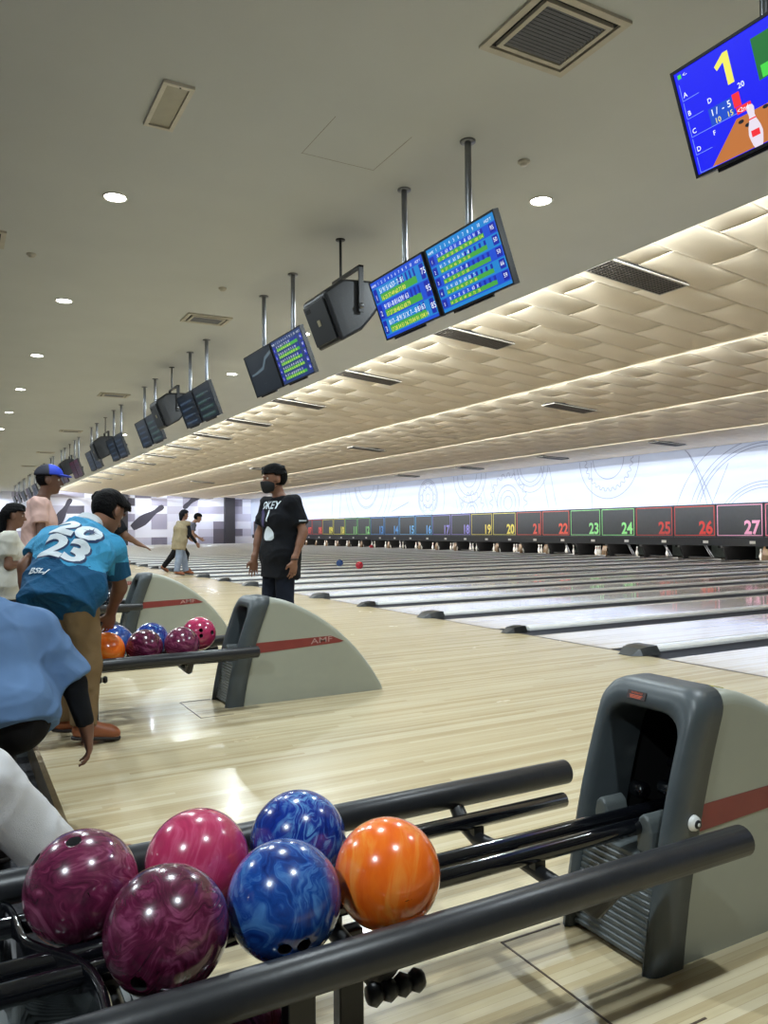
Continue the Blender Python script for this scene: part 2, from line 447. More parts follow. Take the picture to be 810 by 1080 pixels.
# ------------------------------------------------------------------ ceilings
mb = MB(); mb.box((-9, -6, ZC), (XE, YFAR, ZC+.05)); struct(mb, 'ceiling', M['ceil'])
def bay(x0, z0, x1, z1, zup):
    """one sloping bay of pillowed panels with open joints, over a dark backing sheet"""
    m = MB(); ty = .605; lx = 1.29; nu, nv = 10, 6; gap = .004
    rows = int((YFAR-1.2)/ty)+1; n = 3
    Z = lambda x: z0+(z1-z0)*(x-x0)/(x1-x0)
    for r in range(rows):
        ya = 1.2+r*ty; yb = ya+ty
        c = [x1-lx*q for q in ((0, 1, 2, 3, 4) if r % 2 else (0, .5, 1.5, 2.5, 3.5))]
        c = [max(q, x0) for q in c if q > x0-lx+.05][::-1]
        for a, b in zip(c[:-1], c[1:]):
            if b-a < .05: continue
            rings = []
            for i in range(-1, nu+2):
                for j in range(-1, nv+2):
                    ii, jj = min(max(i, 0), nu), min(max(j, 0), nv)
                    u = (1-math.cos(PI*ii/nu))/2; v = (1-math.cos(PI*jj/nv))/2
                    x = a+gap+(b-a-2*gap)*u; y = ya+gap+(yb-ya-2*gap)*v
                    pu = max(0, 1-(2*u-1)**2); pv = max(0, 1-(2*v-1)**2)
                    z = Z(x)-.026*pu**.6*pv**.6*(1.15-.3*u)
                    if i != ii or j != jj: z = Z(x)+.028
                    rings.append((x, y, z))
            w = nv+3
            m.add(rings, [(i*w+j, (i+1)*w+j, (i+1)*w+j+1, i*w+j+1) for i in range(nu+2) for j in range(nv+2)], 0, True)
    y0, y1 = 1.2, 1.2+rows*ty
    m.add([(x0-.02, y0, z0+.027), (x0-.02, y1, z0+.027), (x1, y0, z1+.027), (x1, y1, z1+.027)], [(0, 1, 3, 2)], 1)
    m.add([(x0-.02, y0, z0+.03), (x0-.02, y1, z0+.03), (x0-.02, y0, z0-.14), (x0-.02, y1, z0-.14)], [(0, 1, 3, 2)])
    m.add([(x1-.012, y0, z1-.04), (x1-.012, y1, z1-.04), (x1-.012, y0, z1+.02), (x1-.012, y1, z1+.02)], [(0, 1, 3, 2)])
    m.add([(x1-.012, y0, z1-.04), (x1-.012, y1, z1-.04), (x1, y0, z1-.04), (x1, y1, z1-.04)], [(0, 1, 3, 2)])
    m.add([(x1, y0, z1-.04), (x1, y1, z1-.04), (x1, y0, zup), (x1, y1, zup)], [(0, 1, 3, 2)])
    struct(m, 'ceiling_quilted', [M['quilt'], M['joint']], fixn=False)
M['joint'] = plain('panel joint', (158, 146, 124), .9)
BAYS = [(6.05, 4.31, 10.3, 3.92), (9.95, 4.13, 14.2, 3.83), (13.85, 4.03, 18.1, 3.73), (17.75, 3.93, 22.05, 3.75)]
for i, (x0, z0, x1, z1) in enumerate(BAYS): bay(x0, z0, x1, z1, z1+.06)

# ------------------------------------------------------------------ walls
mb = MB(); mb.box((22.0, -6, 0.6), (22.2, YFAR, 4.4)); wall_back = struct(mb, 'wall_back', M['wallwhite'])
mb = MB(); mb.box((-9, YFAR, -.24), (25, YFAR+.2, 4.6)); struct(mb, 'wall_far', M['checker'])
mb = MB(); mb.box((-9.2, -6, -.24), (-9, YFAR, 4.6)); struct(mb, 'wall_left', M['wallplain'])
mb = MB(); mb.box((-9, -6.2, -.24), (25, -6, 4.6)); struct(mb, 'wall_near', M['wallplain'])
mb = MB(); mb.box((24.4, -6, -.24), (24.6, YFAR, 4.4)); struct(mb, 'wall_pit', M['matt'])
for x0, x1 in ((19.65, 20.5), (10.9, 11.9)):
    struct(MB().box((x0, YFAR-.35, 0), (x1, YFAR, 4.3)), 'column', M['column'])
# painted pins on the far wall
PROF = [(0, 0), (.13, 0), (.17, .12), (.215, .38), (.235, .56), (.20, .82), (.12, 1.10), (.095, 1.28), (.115, 1.44), (.125, 1.56), (.09, 1.68), (0, 1.72)]
def pin_flat(cx, cz, ang, s):
    m = MB(); pts = [(r, h) for r, h in PROF]+[(-r, h) for r, h in PROF[::-1][1:-1]]
    fr = frame((cx, YFAR-.004, cz), (math.cos(ang), 0, math.sin(ang)), (-math.sin(ang), 0, math.cos(ang)))
    n = len(pts); P = [fr(a*s, (h-.86)*s) for a, h in pts]
    m.add([p for p in P]+[p+Vector((0, -.003, 0)) for p in P], [tuple(range(n)), tuple(range(n, 2*n))]+[(i, i+n, (i+1) % n+n, (i+1) % n) for i in range(n)])
    o = m.build('painted_pin', M['muraldark']); o['kind'] = 'structure'
pin_flat(13.5, 2.25, -PI/2+.62, 1.75); pin_flat(17.3, 3.85, PI/2+.75, 1.6); pin_flat(7.2, 2.5, -.5, 1.5)

# line drawing on the wall above the masking
XW = 21.997
def line_strip(m, pts, w=.03):
    for (y0, z0), (y1, z1) in zip(pts[:-1], pts[1:]):
        if min(z0, z1) < 1.72 or max(z0, z1) > 3.74: continue
        dy, dz = y1-y0, z1-z0; L = math.hypot(dy, dz)
        if L < 1e-6: continue
        ny, nz = -dz/L*w/2, dy/L*w/2
        q = [(XW, y0+ny, z0+nz), (XW, y1+ny, z1+nz), (XW, y1-ny, z1-nz), (XW, y0-ny, z0-nz)]
        m.add(q+[(XW-.002, b, c) for _, b, c in q], [(0, 1, 2, 3), (4, 5, 6, 7), (0, 1, 5, 4), (2, 3, 7, 6)])
def arc(m, y, z, r, a0=0, a1=360, w=.03, n=96, sy=1.0):
    line_strip(m, [(y+sy*r*math.cos(math.radians(a0+(a1-a0)*i/n)), z+r*math.sin(math.radians(a0+(a1-a0)*i/n))) for i in range(n+1)], w)
def gear(m, y, z, r, teeth, d, w=.03):
    P = []
    for i in range(teeth*4+1):
        a = 2*PI*i/(teeth*4); rr = r+d if (i//2) % 2 == 0 else r
        P.append((y+rr*math.cos(a), z+rr*math.sin(a)))
    Q = []
    for (a, b), (c, d2) in zip(P[:-1], P[1:]):
        for t in range(3): Q.append((a+(c-a)*t/3, b+(d2-b)*t/3))
    line_strip(m, Q+[P[-1]], w)
m = MB()
for r in (1.5, 1.58, 2.4, 1.0, 2.9): arc(m, 42.0, 3.95, r, 180, 360, .035)
for r in (.95, .86, .55): arc(m, 35.0, 2.75, r, w=.04)
for i in range(6): arc(m, 35.0+.62*math.cos(i*PI/3), 2.75+.62*math.sin(i*PI/3), .17, w=.03, n=24)
arc(m, 35.0, 2.75, .2, w=.03); arc(m, 35.0, 2.75, 1.6, 60, 300, .03)
for r in (1.0, 1.35, .6): arc(m, 31.2, 3.7, r, 180, 360, .035)
gear(m, 31.0, 1.9, .85, 16, .16); arc(m, 31.0, 1.9, .5); arc(m, 31.0, 1.9, .3)
gear(m, 28.2, 2.25, 1.15, 20, .2); arc(m, 28.2, 2.25, .8, w=.035); arc(m, 28.2, 2.25, .55); arc(m, 28.2, 2.25, .3)
for r in (.7, .9, 1.15): arc(m, 26.6, 3.8, r, 180, 360, .03)
gear(m, 20.9+1.1, 3.75, 1.15, 30, .12); arc(m, 22.0, 3.75, 1.55, 180, 360, .03); arc(m, 22.0, 3.75, .8, 180, 360, .03)
for d in (0, .5): line_strip(m, [(25.4-d+.5*t/20, 1.75+2*t/20) for t in range(21)], .025)
line_strip(m, [(22.9, 1.75+2*t/20) for t in range(21)], .025)
for r in (4.2, 4.9, 5.9, 6.1, 6.7, 6.9, 7.2): arc(m, 25.4, 4.4, r, 270, 345, .022, 160)
for d in (0, .12): line_strip(m, [(18.35-d*t/10-.9*(t/20)**.7+.05, 3.72-2*t/20) for t in range(21)], .03)
for r, zz in ((2.6, 1.0), (2.75, .95), (2.95, .9), (1.75, .55), (1.85, .55), (1.95, .55), (3.6, .6)): arc(m, 15.4, zz, r, 20, 175, .028, 160)
line_strip(m, [(17.4-.1*t, 1.75+.2*t) for t in range(8)], .025)
for t in ((45.8, 2.6), (47.0, 2.3)): line_strip(m, [(t[0]-.3*i/10, 1.75+2*i/10) for i in range(11)], .05)
line_strip(m, [(38.9-.24*i, 2.1+.06*i) for i in range(9)], .04); line_strip(m, [(39.5-.1*i, 1.8+.15*i) for i in range(13)], .03)
m.build('mural_drawing', M['line'], wall_back)

# ------------------------------------------------------------------ masking units and lane ends
NEON = {27: (255, 176, 214), 28: (255, 130, 160), 26: (214, 60, 56), 25: (200, 66, 62), 24: (150, 232, 150), 23: (150, 226, 150), 22: (226, 92, 74), 21: (222, 92, 78),
        20: (234, 222, 110), 19: (234, 216, 110), 18: (150, 140, 220), 17: (146, 138, 220), 16: (110, 178, 240), 15: (120, 190, 244), 14: (84, 150, 220), 13: (84, 150, 226),
        12: (140, 214, 130), 11: (140, 214, 130), 10: (236, 226, 90), 9: (236, 226, 90), 8: (222, 80, 66), 7: (222, 80, 66)}
CN = {27: 'pink', 28: 'pink red', 26: 'red', 25: 'red', 24: 'green', 23: 'green', 22: 'orange red', 21: 'orange red', 20: 'yellow', 19: 'yellow', 18: 'violet', 17: 'violet', 16: 'light blue', 15: 'light blue', 14: 'blue', 13: 'blue', 12: 'green', 11: 'green', 10: 'yellow', 9: 'yellow', 8: 'red', 7: 'red'}
for k in range(5, 35):
    n = lane_no(k); y0 = ydiv(k); c = NEON.get(n, (200, 90, 90) if n % 4 < 2 else (110, 160, 220))
    cname = CN.get(n, 'coloured')
    key = 'neon%d' % (n//2)
    if key+str(c) not in M: M[key+str(c)] = plain('sign colour %s' % cname, c, .4, vary=.03, estr=.12)
    ng = M[key+str(c)]
    t = thing('masking_panel', (XM, y0+LW/2, 0), 'dark masking panel outlined in %s and numbered %02d above its lane' % (cname, n), 'masking panel', 'masking panels above the lanes')
    hw = LW/2-.012
    MB().box((0, -hw, .76), (.10, hw, 1.83)).build('panel', M['maskpanel'], t)
    m = MB(); fr = frame((-.002, 0, 0), (0, -1, 0), (0, 0, 1))
    a, z0, z1, w = hw-.04, .80, 1.775, .022
    for q in ((-a, z0, a, z0+w), (-a, z1-w, a, z1), (-a, z0, -a+w, z1), (a-w, z0, a, z1)): m.slab(fr, q[0], q[1], q[2], q[3], -.002, .006)
    m.build('outline', ng, t)
    m = MB(); m.text(fr, '%02d' % n, a-.07, .865, .58, 0, .006, .032, 'RIGHT', sx=.92); m.build('number', ng, t, fixn=False)
    MB().box((-.12, -LW/2, .48), (.16, LW/2, .755)).build('ledge', M['ledge'], t)
    MB().box((-.126, -.64, .555), (-.12, -.44, .64)).build('sticker', M['white'], t)
    struct(MB().prism([(22.05, -.1), (22.05, .10), (21.9, .40), (21.7, .40), (21.7, .48), (24.3, .48), (24.3, -.1)], y0-.03, y0+.03), 'kickback', M['matt'])
    q = thing('pit_cushion', (23.2, y0+LW/2+.25, 0), 'grey green pit cushion hanging behind lane %02d' % n, 'cushion', 'cushions at the lane ends')
    MB().box((0, -.22, .03), (.08, .36, .47)).build('pad', M['curtain'], q, bev=.02)
    MB().tube([(.04, -.5, .50), (.04, .40, .50)], .02, 8).build('bar', M['black'], q)
    # guard plate partly masking the deck, as at most lane ends
    if n in (26, 24, 22, 25, 18, 14, 12):
        g = thing('pin_rake', (21.95, y0+LW/2, 0), 'black pin rake bar lowered on lane %02d' % n, 'rake', 'rakes on the lane ends')
        MB().tube([(0, -.5, .06), (0, .5, .06)], .025, 8).build('bar', M['black'], g)
        for s in (-.48, -.40): MB().tube([(0, s, .06), (.15, s+.42, .47)], .012, 8).build('arm', M['steel'], g)
    else:
        g = thing('kickback_flap', (21.95, y0+.24, 0), 'brown curved flap beside the pin deck of lane %02d' % n, 'flap', 'flaps beside the pin decks')
        MB().prism([(0, .0), (.02, .2), (.07, .34), (.14, .47), (.20, .47), (.12, .30), (.06, .16), (.05, 0)], -.12, .12).build('plate', M['kick'], g)
# pins
pin_prof = [(0, 0), (.026, 0), (.029, .006), (.035, .03), (.046, .07), (.056, .10), (.0605, .118), (.058, .145), (.049, .18), (.036, .215), (.026, .25), (.0228, .272), (.024, .295), (.029, .32), (.0323, .345), (.030, .366), (.02, .378), (0, .381)]
pin_mesh = MB().lathe(pin_prof, 14).mesh('pin', [M['pin']])
strip_mesh = MB().lathe([(.0262, .25), (.0238, .26)], 14).lathe([(.0235, .277), (.0245, .29)], 14).mesh('stripe', [M['pinred']])
SPOT = {1: (0, 0), 2: (.264, .152), 3: (.264, -.152), 4: (.528, .305), 5: (.528, 0), 6: (.528, -.305), 7: (.792, .457), 8: (.792, .152), 9: (.792, -.152), 10: (.792, -.457)}
DECK = {27: (3, 6), 26: (), 25: (2,), 24: (3,), 23: (1, 2, 3, 4, 5, 6), 22: (1, 3), 21: (1, 2, 3, 5), 20: (1, 2, 3, 4, 5, 6), 19: (2, 5), 18: (1, 2, 3, 5), 17: (1, 2, 3, 4, 6), 16: (1, 3, 5), 15: (1, 2, 3, 5), 14: (1, 2, 4, 5), 13: (1, 3), 12: (1, 2), 11: (1, 2, 3), 10: (1, 2, 3), 9: (1, 3), 8: (1, 2)}
for n, pins in DECK.items():
    k = 35-n; yc = ydiv(k)+LW/2
    for p in pins:
        o = bpy.data.objects.new('bowling_pin', pin_mesh); COL.objects.link(o); o.location = (22.15+SPOT[p][0], yc+SPOT[p][1], 0)
        tag(o, 'white bowling pin with red neck stripes standing at a lane end', 'bowling pin', 'pins standing at the lane ends')
        s = bpy.data.objects.new('stripe', strip_mesh); COL.objects.link(s); s.parent = o

# hoods at the heads of the divisions
for k in range(1, 34):
    big = k % 2 == 0; y = ydiv(k)
    m = MB(); hw, L, h = (.15, .31, .072) if big else (.095, .27, .066)
    V = []
    for x, hh, ww in ((-.17, .004, .55), (-.08, h*.8, .9), (.02, h, 1.0), (L-.19, h, 1.0), (L-.17, .0, 1.0)):
        V += [(x, -hw*ww, 0), (x, -hw*ww*.72, hh), (x, hw*ww*.72, hh), (x, hw*ww, 0)]
    F = [(0, 1, 2, 3), (16, 19, 18, 17)]
    for i in range(4): F += [(i*4+j, i*4+j+1, i*4+j+5, i*4+j+4) for j in range(3)]+[(i*4, i*4+4, i*4+7, i*4+3)]
    m.add(V, F)
    o = m.build('division_hood', M['hoodgrey'] if big else M['black'], loc=(XF+.03, y, .002), bev=.006)
    w = 'wide grey faceted hood' if big else 'small black hood'
    tag(o, '%s at the foul line on the division between lanes %02d and %02d' % (w, lane_no(k), lane_no(k-1)), 'gutter hood', 'hoods along the foul line')
# ------------------------------------------------------------------ ball returns (origin: floor under the front of the shell, x down the lanes)
def xs(z): return .005+.14*z+.21*z*z          # leaning front face
def arch(hw, top, r, n=6):
    P = [(-hw, z) for z in np.linspace(0, top-r, 9)]
    P += [(-hw+r-r*math.cos(a), top-r+r*math.sin(a)) for a in np.linspace(0, PI/2, n+1)[1:]]
    P += [(y, top) for y in np.linspace(-hw+r, hw-r, 5)[1:]]
    P += [(hw-r+r*math.sin(a), top-r+r*math.cos(a)) for a in np.linspace(0, PI/2, n+1)[1:]]
    P += [(hw, z) for z in np.linspace(top-r, 0, 9)[1:]]
    return P
def rim_mb():
    O = arch(.168, .684, .065); I = arch(.130, .612, .07); m = MB(); rows = []
    for (oy, oz), (iy, iz) in zip(O, I):
        d = Vector((oy-iy, oz-iz)); L = d.length; d /= L
        def pt(t, dep):
            y, z = iy+d.x*t, iz+d.y*t
            return (xs(z)+dep, y, z)
        rows.append([pt(0, .17), pt(0, .03), pt(.004, .012), pt(.014, 0), pt(L-.03, 0), pt(L-.012, .006), pt(L-.003, .02), pt(L, .04), pt(L, .115), pt(L-.012, .115)])
    k = len(rows[0]); vs = [p for r in rows for p in r]
    fs = [(i*k+j, i*k+j+1, (i+1)*k+j+1, (i+1)*k+j) for i in range(len(rows)-1) for j in range(k-1)]
    m.add(vs, fs, 0, True); m.add(rows[0], [tuple(range(k))]); m.add(rows[-1], [tuple(range(k))[::-1]])
    return m
TOP = [(.30, .672), (.35, .672), (.42, .655), (.50, .622), (.606, .568), (.72, .495), (.82, .418), (.93, .312), (1.02, .205), (1.09, .105), (1.135, .03), (1.142, 0)]
def hood_mb():
    # finer top curve, rounded shoulders
    P = []
    for i in range(len(TOP)-1):
        p0, p1, p2, p3 = [TOP[max(0, min(len(TOP)-1, i+q))] for q in (-1, 0, 1, 2)]
        for t in (0, .33, .67):
            P.append(tuple(.5*((2*p1[c])+(-p0[c]+p2[c])*t+(2*p0[c]-5*p1[c]+4*p2[c]-p3[c])*t*t+(-p0[c]+3*p1[c]-3*p2[c]+p3[c])*t**3) for c in (0, 1)))
    P.append(TOP[-1]); P = [(max(.1, a), max(0, b)) for a, b in P]
    hw, r = .157, .035; rows = []; n = 6
    for i, p in enumerate(P):
        a, b = P[max(0, i-1)], P[min(len(P)-1, i+1)]
        t = Vector((b[0]-a[0], b[1]-a[1])).normalized(); nn = Vector((t.y, -t.x))   # inward
        row = []
        for q in range(n+1):
            an = PI/2*q/n; y = -(hw-r+r*math.cos(an)); of = r-r*math.sin(an)
            row.append((p[0]+nn.x*of, y, max(0, p[1]+nn.y*of)))
        row += [(x, -y, z) for x, y, z in row[::-1]]
        rows.append(row)
    k = len(rows[0]); m = MB(); vs = [p for r_ in rows for p in r_]
    m.add(vs, [(i*k+j, i*k+j+1, (i+1)*k+j+1, (i+1)*k+j) for i in range(len(rows)-1) for j in range(k-1)], 0, True)
    for s in (0, k-1):
        side = [r_[s] for r_ in rows]; y = side[0][1]
        side += [(.10, y, 0), (xs(.32)+.09, y, .32), (side[0][0]-.005, y, side[0][2])]
        m.add(side, [tuple(range(len(side)))])
    return m
hood_m = hood_mb(); rim_m = rim_mb()
R_BALL = .1085
def make_return(loc, label, first=False):
    t = thing('ball_return', loc, label, 'ball return', 'ball returns between lane pairs')
    hood_m.build('shell', M['hood'], t)
    rm = rim_m.build('rim', M['rim'], t)
    # throat: black liner added to put the shade inside the shell into colour
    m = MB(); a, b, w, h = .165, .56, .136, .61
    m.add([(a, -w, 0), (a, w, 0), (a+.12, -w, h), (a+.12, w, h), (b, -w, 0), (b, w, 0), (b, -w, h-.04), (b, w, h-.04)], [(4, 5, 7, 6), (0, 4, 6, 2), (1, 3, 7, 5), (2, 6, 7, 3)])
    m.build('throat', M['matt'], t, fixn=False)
    m = MB(); m.tube([(.30, -.06, .44), (.34, .05, .43)], .016, 10).tube([(.22, -.09, .40), (.22, -.02, .40)], .02, 10, rnd=.006).tube([(.24, .06, .36), (.24, .10, .36)], .024, 10, rnd=.006)
    m.add([(.33, -.05, .36), (.36, .09, .36), (.44, .09, .5), (.42, -.05, .5)], [(0, 1, 2, 3)])
    m.build('lift_wheel', M['blackgloss'], t)
    # louvred lower panel with its two lobes
    m = MB(); pr = []
    for i in range(15):
        z = .012+i*.0165; pr += [(xs(z)+.027, z), (xs(z)+.024, z+.003), (xs(z)+.024, z+.0125)]
    pr.append((xs(.26)+.06, .262)); pr += [(.17, .262), (.17, .012)]
    m.prism(pr, -.128, .128); lp = m.build('louvre_panel', M['louvre'], t)
    for y in (-.076, .078):
        V = []
        lm = MB(); n = 14
        pts = [(-.026, 0), (-.025, .06), (-.018, .09), (0, .105), (.018, .09), (.025, .06), (.026, 0)]
        lm.prism([(y+a, .262+b) for a, b in pts], xs(.3)+.02, .17, plane='YZ')
        lm.build('lobe', M['louvre'], t, bev=.008)
    # stripes with the maker's lettering, both sides
    for s in (-1, 1):
        ys = s*.1575; m = MB()
        P = [(xs(.35)+.115, .325), (.80, .352), (.835, .36), (.74, .402), (xs(.35)+.115, .392)]
        m.prism(P, min(ys, ys+s*.0015), max(ys, ys+s*.0015)); st = m.build('stripe', M['stripe'], t)
        m = MB(); fr = frame((.59 if s < 0 else .74, ys+s*.002, .352), (-s, 0, .055), (0, 0, 1))
        m.text(fr, 'AMF', 0, .004, .052, 0, .0006, .004, sx=1.6); m.build('lettering', M['stripetext'], st, fixn=False)
        bt = MB(); bt.lathe([(0, .02), (.012, .02), (.019, .014), (.023, 0)], 16); V = [(xs(.36)+.085+p[0], s*(.161+p[2]), .357+p[1]) for p in bt.v]; bt.v = V
        b = bt.build('bolt_cap', M['white'], t)
        bt = MB(); bt.lathe([(0, .0235), (.011, .0235), (.0115, .019)], 16); bt.v = [(xs(.36)+.085+p[0], s*(.161+p[2]), .357+p[1]) for p in bt.v]
        bt.build('bolt_centre', M['black'], b)
        bt = MB(); bt.lathe([(0, .0245), (.0045, .0245), (.005, .022)], 10); bt.v = [(xs(.36)+.085+p[0], s*(.161+p[2]), .357+p[1]) for p in bt.v]
        bt.build('bolt_pip', M['white'], b)
    x0 = -1.62
    for s, x1 in ((-1, .165), (1, .165)):
        MB().tube([(x0, s*.310, .362), (x1, s*.310, .362)], .036, 22, rnd=.008).build('guard_tube', M['tubeblack'], t)
    for y, x1 in ((-.232, .06), (.200, .06)):
        MB().tube([(x0+.1, y, .326), (x1, y, .326)], .021, 16, rnd=.004).build('rail', M['blackgloss'], t)
    for y in (-.052, .020):
        MB().tube([(x0+.1, y, .326), (.30, y, .326)], .021, 16).build('rail', M['blackgloss'], t)
    for x in (-.25, -.80, -1.25):
        m = MB(); pts = [(x, .31, .345), (x, .27, .30), (x, .20, .275), (x, .02, .285), (x, -.16, .275), (x, -.25, .275), (x, -.31, .345)]
        m.tube(pts, [.02, .022, .02, .018, .02, .022, .02], 10)
        for y in (-.232, .200, -.052, .020): m.box((x-.016, y-.011, .275), (x+.016, y+.011, .316))
        m.build('cross_bracket', M['black'], t)
    for (x, y) in ((-.77, -.062), (-.94, -.20)):
        MB().box((x-.028, y-.018, 0), (x+.028, y+.018, .282)).build('leg', M['black'], t, bev=.004)
    m = MB()
    for i in range(4): m.lathe([(.0, -.012), (.016, -.012), (.022, 0), (.016, .012), (0, .012)], 12, o=(0, 0, i*.03))
    m.v = [(-.83+z, -.29+x, .277+y) for x, y, z in m.v]; m.build('cable_gland', M['black'], t)
    # end stop: a curved plate across the rails
    C = [(-1.41, .268), (-1.398, .25), (-1.390, .205), (-1.386, .15), (-1.377, .09), (-1.347, .035), (-1.305, -.025), (-1.283, -.085), (-1.277, -.15), (-1.279, -.216), (-1.282, -.262)]
    Q = []
    for i in range(len(C)-1):
        p0, p1, p2, p3 = [C[max(0, min(len(C)-1, i+q))] for q in (-1, 0, 1, 2)]
        for tt in (0, .25, .5, .75):
            Q.append(tuple(.5*(2*p1[c]+(-p0[c]+p2[c])*tt+(2*p0[c]-5*p1[c]+4*p2[c]-p3[c])*tt*tt+(-p0[c]+3*p1[c]-3*p2[c]+p3[c])*tt**3) for c in (0, 1)))
    Q.append(C[-1]); m = MB(); vs = []; n = len(Q)
    for i, (x, y) in enumerate(Q):
        a, b = Q[max(0, i-1)], Q[min(n-1, i+1)]; d = Vector((b[0]-a[0], b[1]-a[1])).normalized(); nx, ny = d.y*.009, -d.x*.009
        for q, z in ((1, .14), (1, .342), (.5, .35), (-.5, .35), (-1, .342), (-1, .14)): vs.append((x-nx*q, y-ny*q, z))
    m.add(vs, [(i*6+j, i*6+(j+1) % 6, i*6+6+(j+1) % 6, i*6+6+j) for i in range(n-1) for j in range(6)]+[tuple(range(6)), tuple(range((n-1)*6, n*6))[::-1]], 0, True)
    m.build('end_stop', M['blackgloss'], t)
    # ribbed pedestal under the far end
    m = MB(); m.box((-1.60, -.2, -.12), (-1.115, .33, .10))
    for i in range(30): m.box((-1.60+.012+i*.016, -.2, .10), (-1.60+.02+i*.016, .33, .105))
    m.build('pedestal', M['louvre'], t)
    if first:
        m = MB(); fr = frame((xs(.646)-.0015, .03, .646), (0, -1, 0), (xs(.69)-xs(.61), 0, .08))
        m.slab(fr, -.033, -.012, .033, .012, 0, .0015); s = m.build('warning_sticker', plain('sticker ground', (40, 20, 18), .4), rm)
        m = MB()
        m.text(fr, 'WARNING', 0, .0035, .0085, 0, .002, .0, 'CENTER')
        for i in range(3): m.slab(fr, -.024+.002*i, -.0015-i*.0035, .024-.003*i, .0003-i*.0035, .0015, .002)
        m.build('sticker_print', plain('sticker print', (214, 96, 60), .5), s, fixn=False)
        m = MB(); fr = frame((.405, -.02, .6605), (0, -1, 0), (.97, 0, -.23))
        m.slab(fr, -.045, -.02, .045, .02, 0, .0015); s2 = m.build('instruction_sticker', plain('yellow sticker', (206, 200, 60), .4), t)
        m = MB(); m.slab(fr, -.045, .004, .045, .02, .0015, .0022); m.build('sticker_band', M['black'], s2)
        m = MB(); [m.slab(fr, -.03+.006*i, -.004-i*.006, .03-.006*i, -.001-i*.006, .0015, .0022) for i in range(3)]; m.build('sticker_print', M['black'], s2, fixn=False)
    return t
RET = [(0, 'nearest ball return, its open grey mouth facing the front rack of six balls'), (2, 'putty grey ball return standing before the person in black'), (4, 'ball return half hidden behind the rack the jersey wearer reaches into'), (6, 'ball return behind the jersey wearer, mostly hidden'), (8, 'far ball return hidden behind the standing people')]
for k, lab in RET:
    make_return((1.5, ydiv(k), 0), lab, k == 0)

# ------------------------------------------------------------------ balls
def ball_mesh():
    bm = bmesh.new(); bmesh.ops.create_uvsphere(bm, u_segments=72, v_segments=44, radius=R_BALL)
    for f in bm.faces: f.smooth = True
    me = bpy.data.meshes.new('bowling_ball'); bm.to_mesh(me); bm.free()
    cut = MB()
    for (ax, ay) in ((-.0175, .03), (.0175, .03), (0, -.05)):
        d = Vector((ax, ay, math.sqrt(R_BALL**2-ax*ax-ay*ay))).normalized(); r = .0128 if ay > 0 else .0145
        cut.tube([d*(R_BALL-.035), d*(R_BALL+.02)], r, 20)
    cm = cut.mesh('cut', [M['matt']]); me.materials.append(M['matt']); me.materials.append(M['matt'])
    for p in cm.polygons: p.material_index = 0
    a = bpy.data.objects.new('a', me); b = bpy.data.objects.new('b', cm); COL.objects.link(a); COL.objects.link(b)
    md = a.modifiers.new('b', 'BOOLEAN'); md.object = b; md.operation = 'DIFFERENCE'; md.solver = 'EXACT'
    dg = bpy.context.evaluated_depsgraph_get(); r = bpy.data.meshes.new_from_object(a.evaluated_get(dg))
    bpy.data.objects.remove(a); bpy.data.objects.remove(b)
    r.materials.clear(); r.materials.append(M['matt']); r.materials.append(M['matt'])
    for p in r.polygons:
        c = sum((r.vertices[i].co for i in p.vertices), Vector())/len(p.vertices)
        p.material_index = 1 if (c.length < R_BALL*.985 or len(p.vertices) > 12 and c.length < R_BALL*.9) else 0  # hole walls near-black: the shade of their depth put into the colour
        p.use_smooth = True
    r.name = 'bowling_ball'; return r
BALL = ball_mesh()
M['maroon'] = marble('maroon ball', (38, 8, 24), (86, 22, 52), (150, 72, 110))
M['plum'] = marble('plum ball', (52, 14, 34), (104, 34, 66), (158, 84, 116))
M['pink'] = marble('rose ball', (150, 36, 74), (180, 52, 92), (206, 100, 134), scale=5)
M['blue'] = marble('blue ball', (8, 30, 96), (22, 68, 146), (84, 140, 200))
M['blue2'] = marble('deep blue ball', (6, 18, 84), (16, 48, 140), (110, 176, 226), warp=4)
M['orange'] = marble('orange ball', (226, 84, 18), (240, 112, 26), (244, 160, 70), scale=4)
M['red'] = marble('red ball', (150, 20, 40), (200, 40, 66), (226, 90, 110))
M['dark'] = marble('black ball', (12, 12, 16), (26, 26, 34), (60, 60, 74))
F0 = Vector((0, .03, .1043)).normalized(); T0 = Vector((0, -.05, .0963)).normalized()
def ball(mat, loc, look, label, group=None, across=None, thumb=False):
    """look: direction (from the centre) of the finger pair, or of the thumb hole; across: direction from one finger hole to the other"""
    o = bpy.data.objects.new('bowling_ball', BALL); COL.objects.link(o); o.location = loc
    B = Vector(look).normalized(); X = Vector(across or (1, 0, 0)); X = (X-B*X.dot(B)).normalized()
    a = T0 if thumb else F0
    Mw = Matrix((B, X, B.cross(X))).transposed(); Ml = Matrix((a, Vector((1, 0, 0)), a.cross(Vector((1, 0, 0))))).transposed()
    o.rotation_euler = (Mw @ Ml.inverted()).to_euler()
    o.material_slots[0].link = 'OBJECT'; o.material_slots[0].material = M[mat]
    return tag(o, label, 'bowling ball', group)
G = 'balls on the nearest rack'
yn, yf, zb = YC-.142, YC+.110, .4135
RT = (.93, -.37, 0); DN = (0, 0, -1)
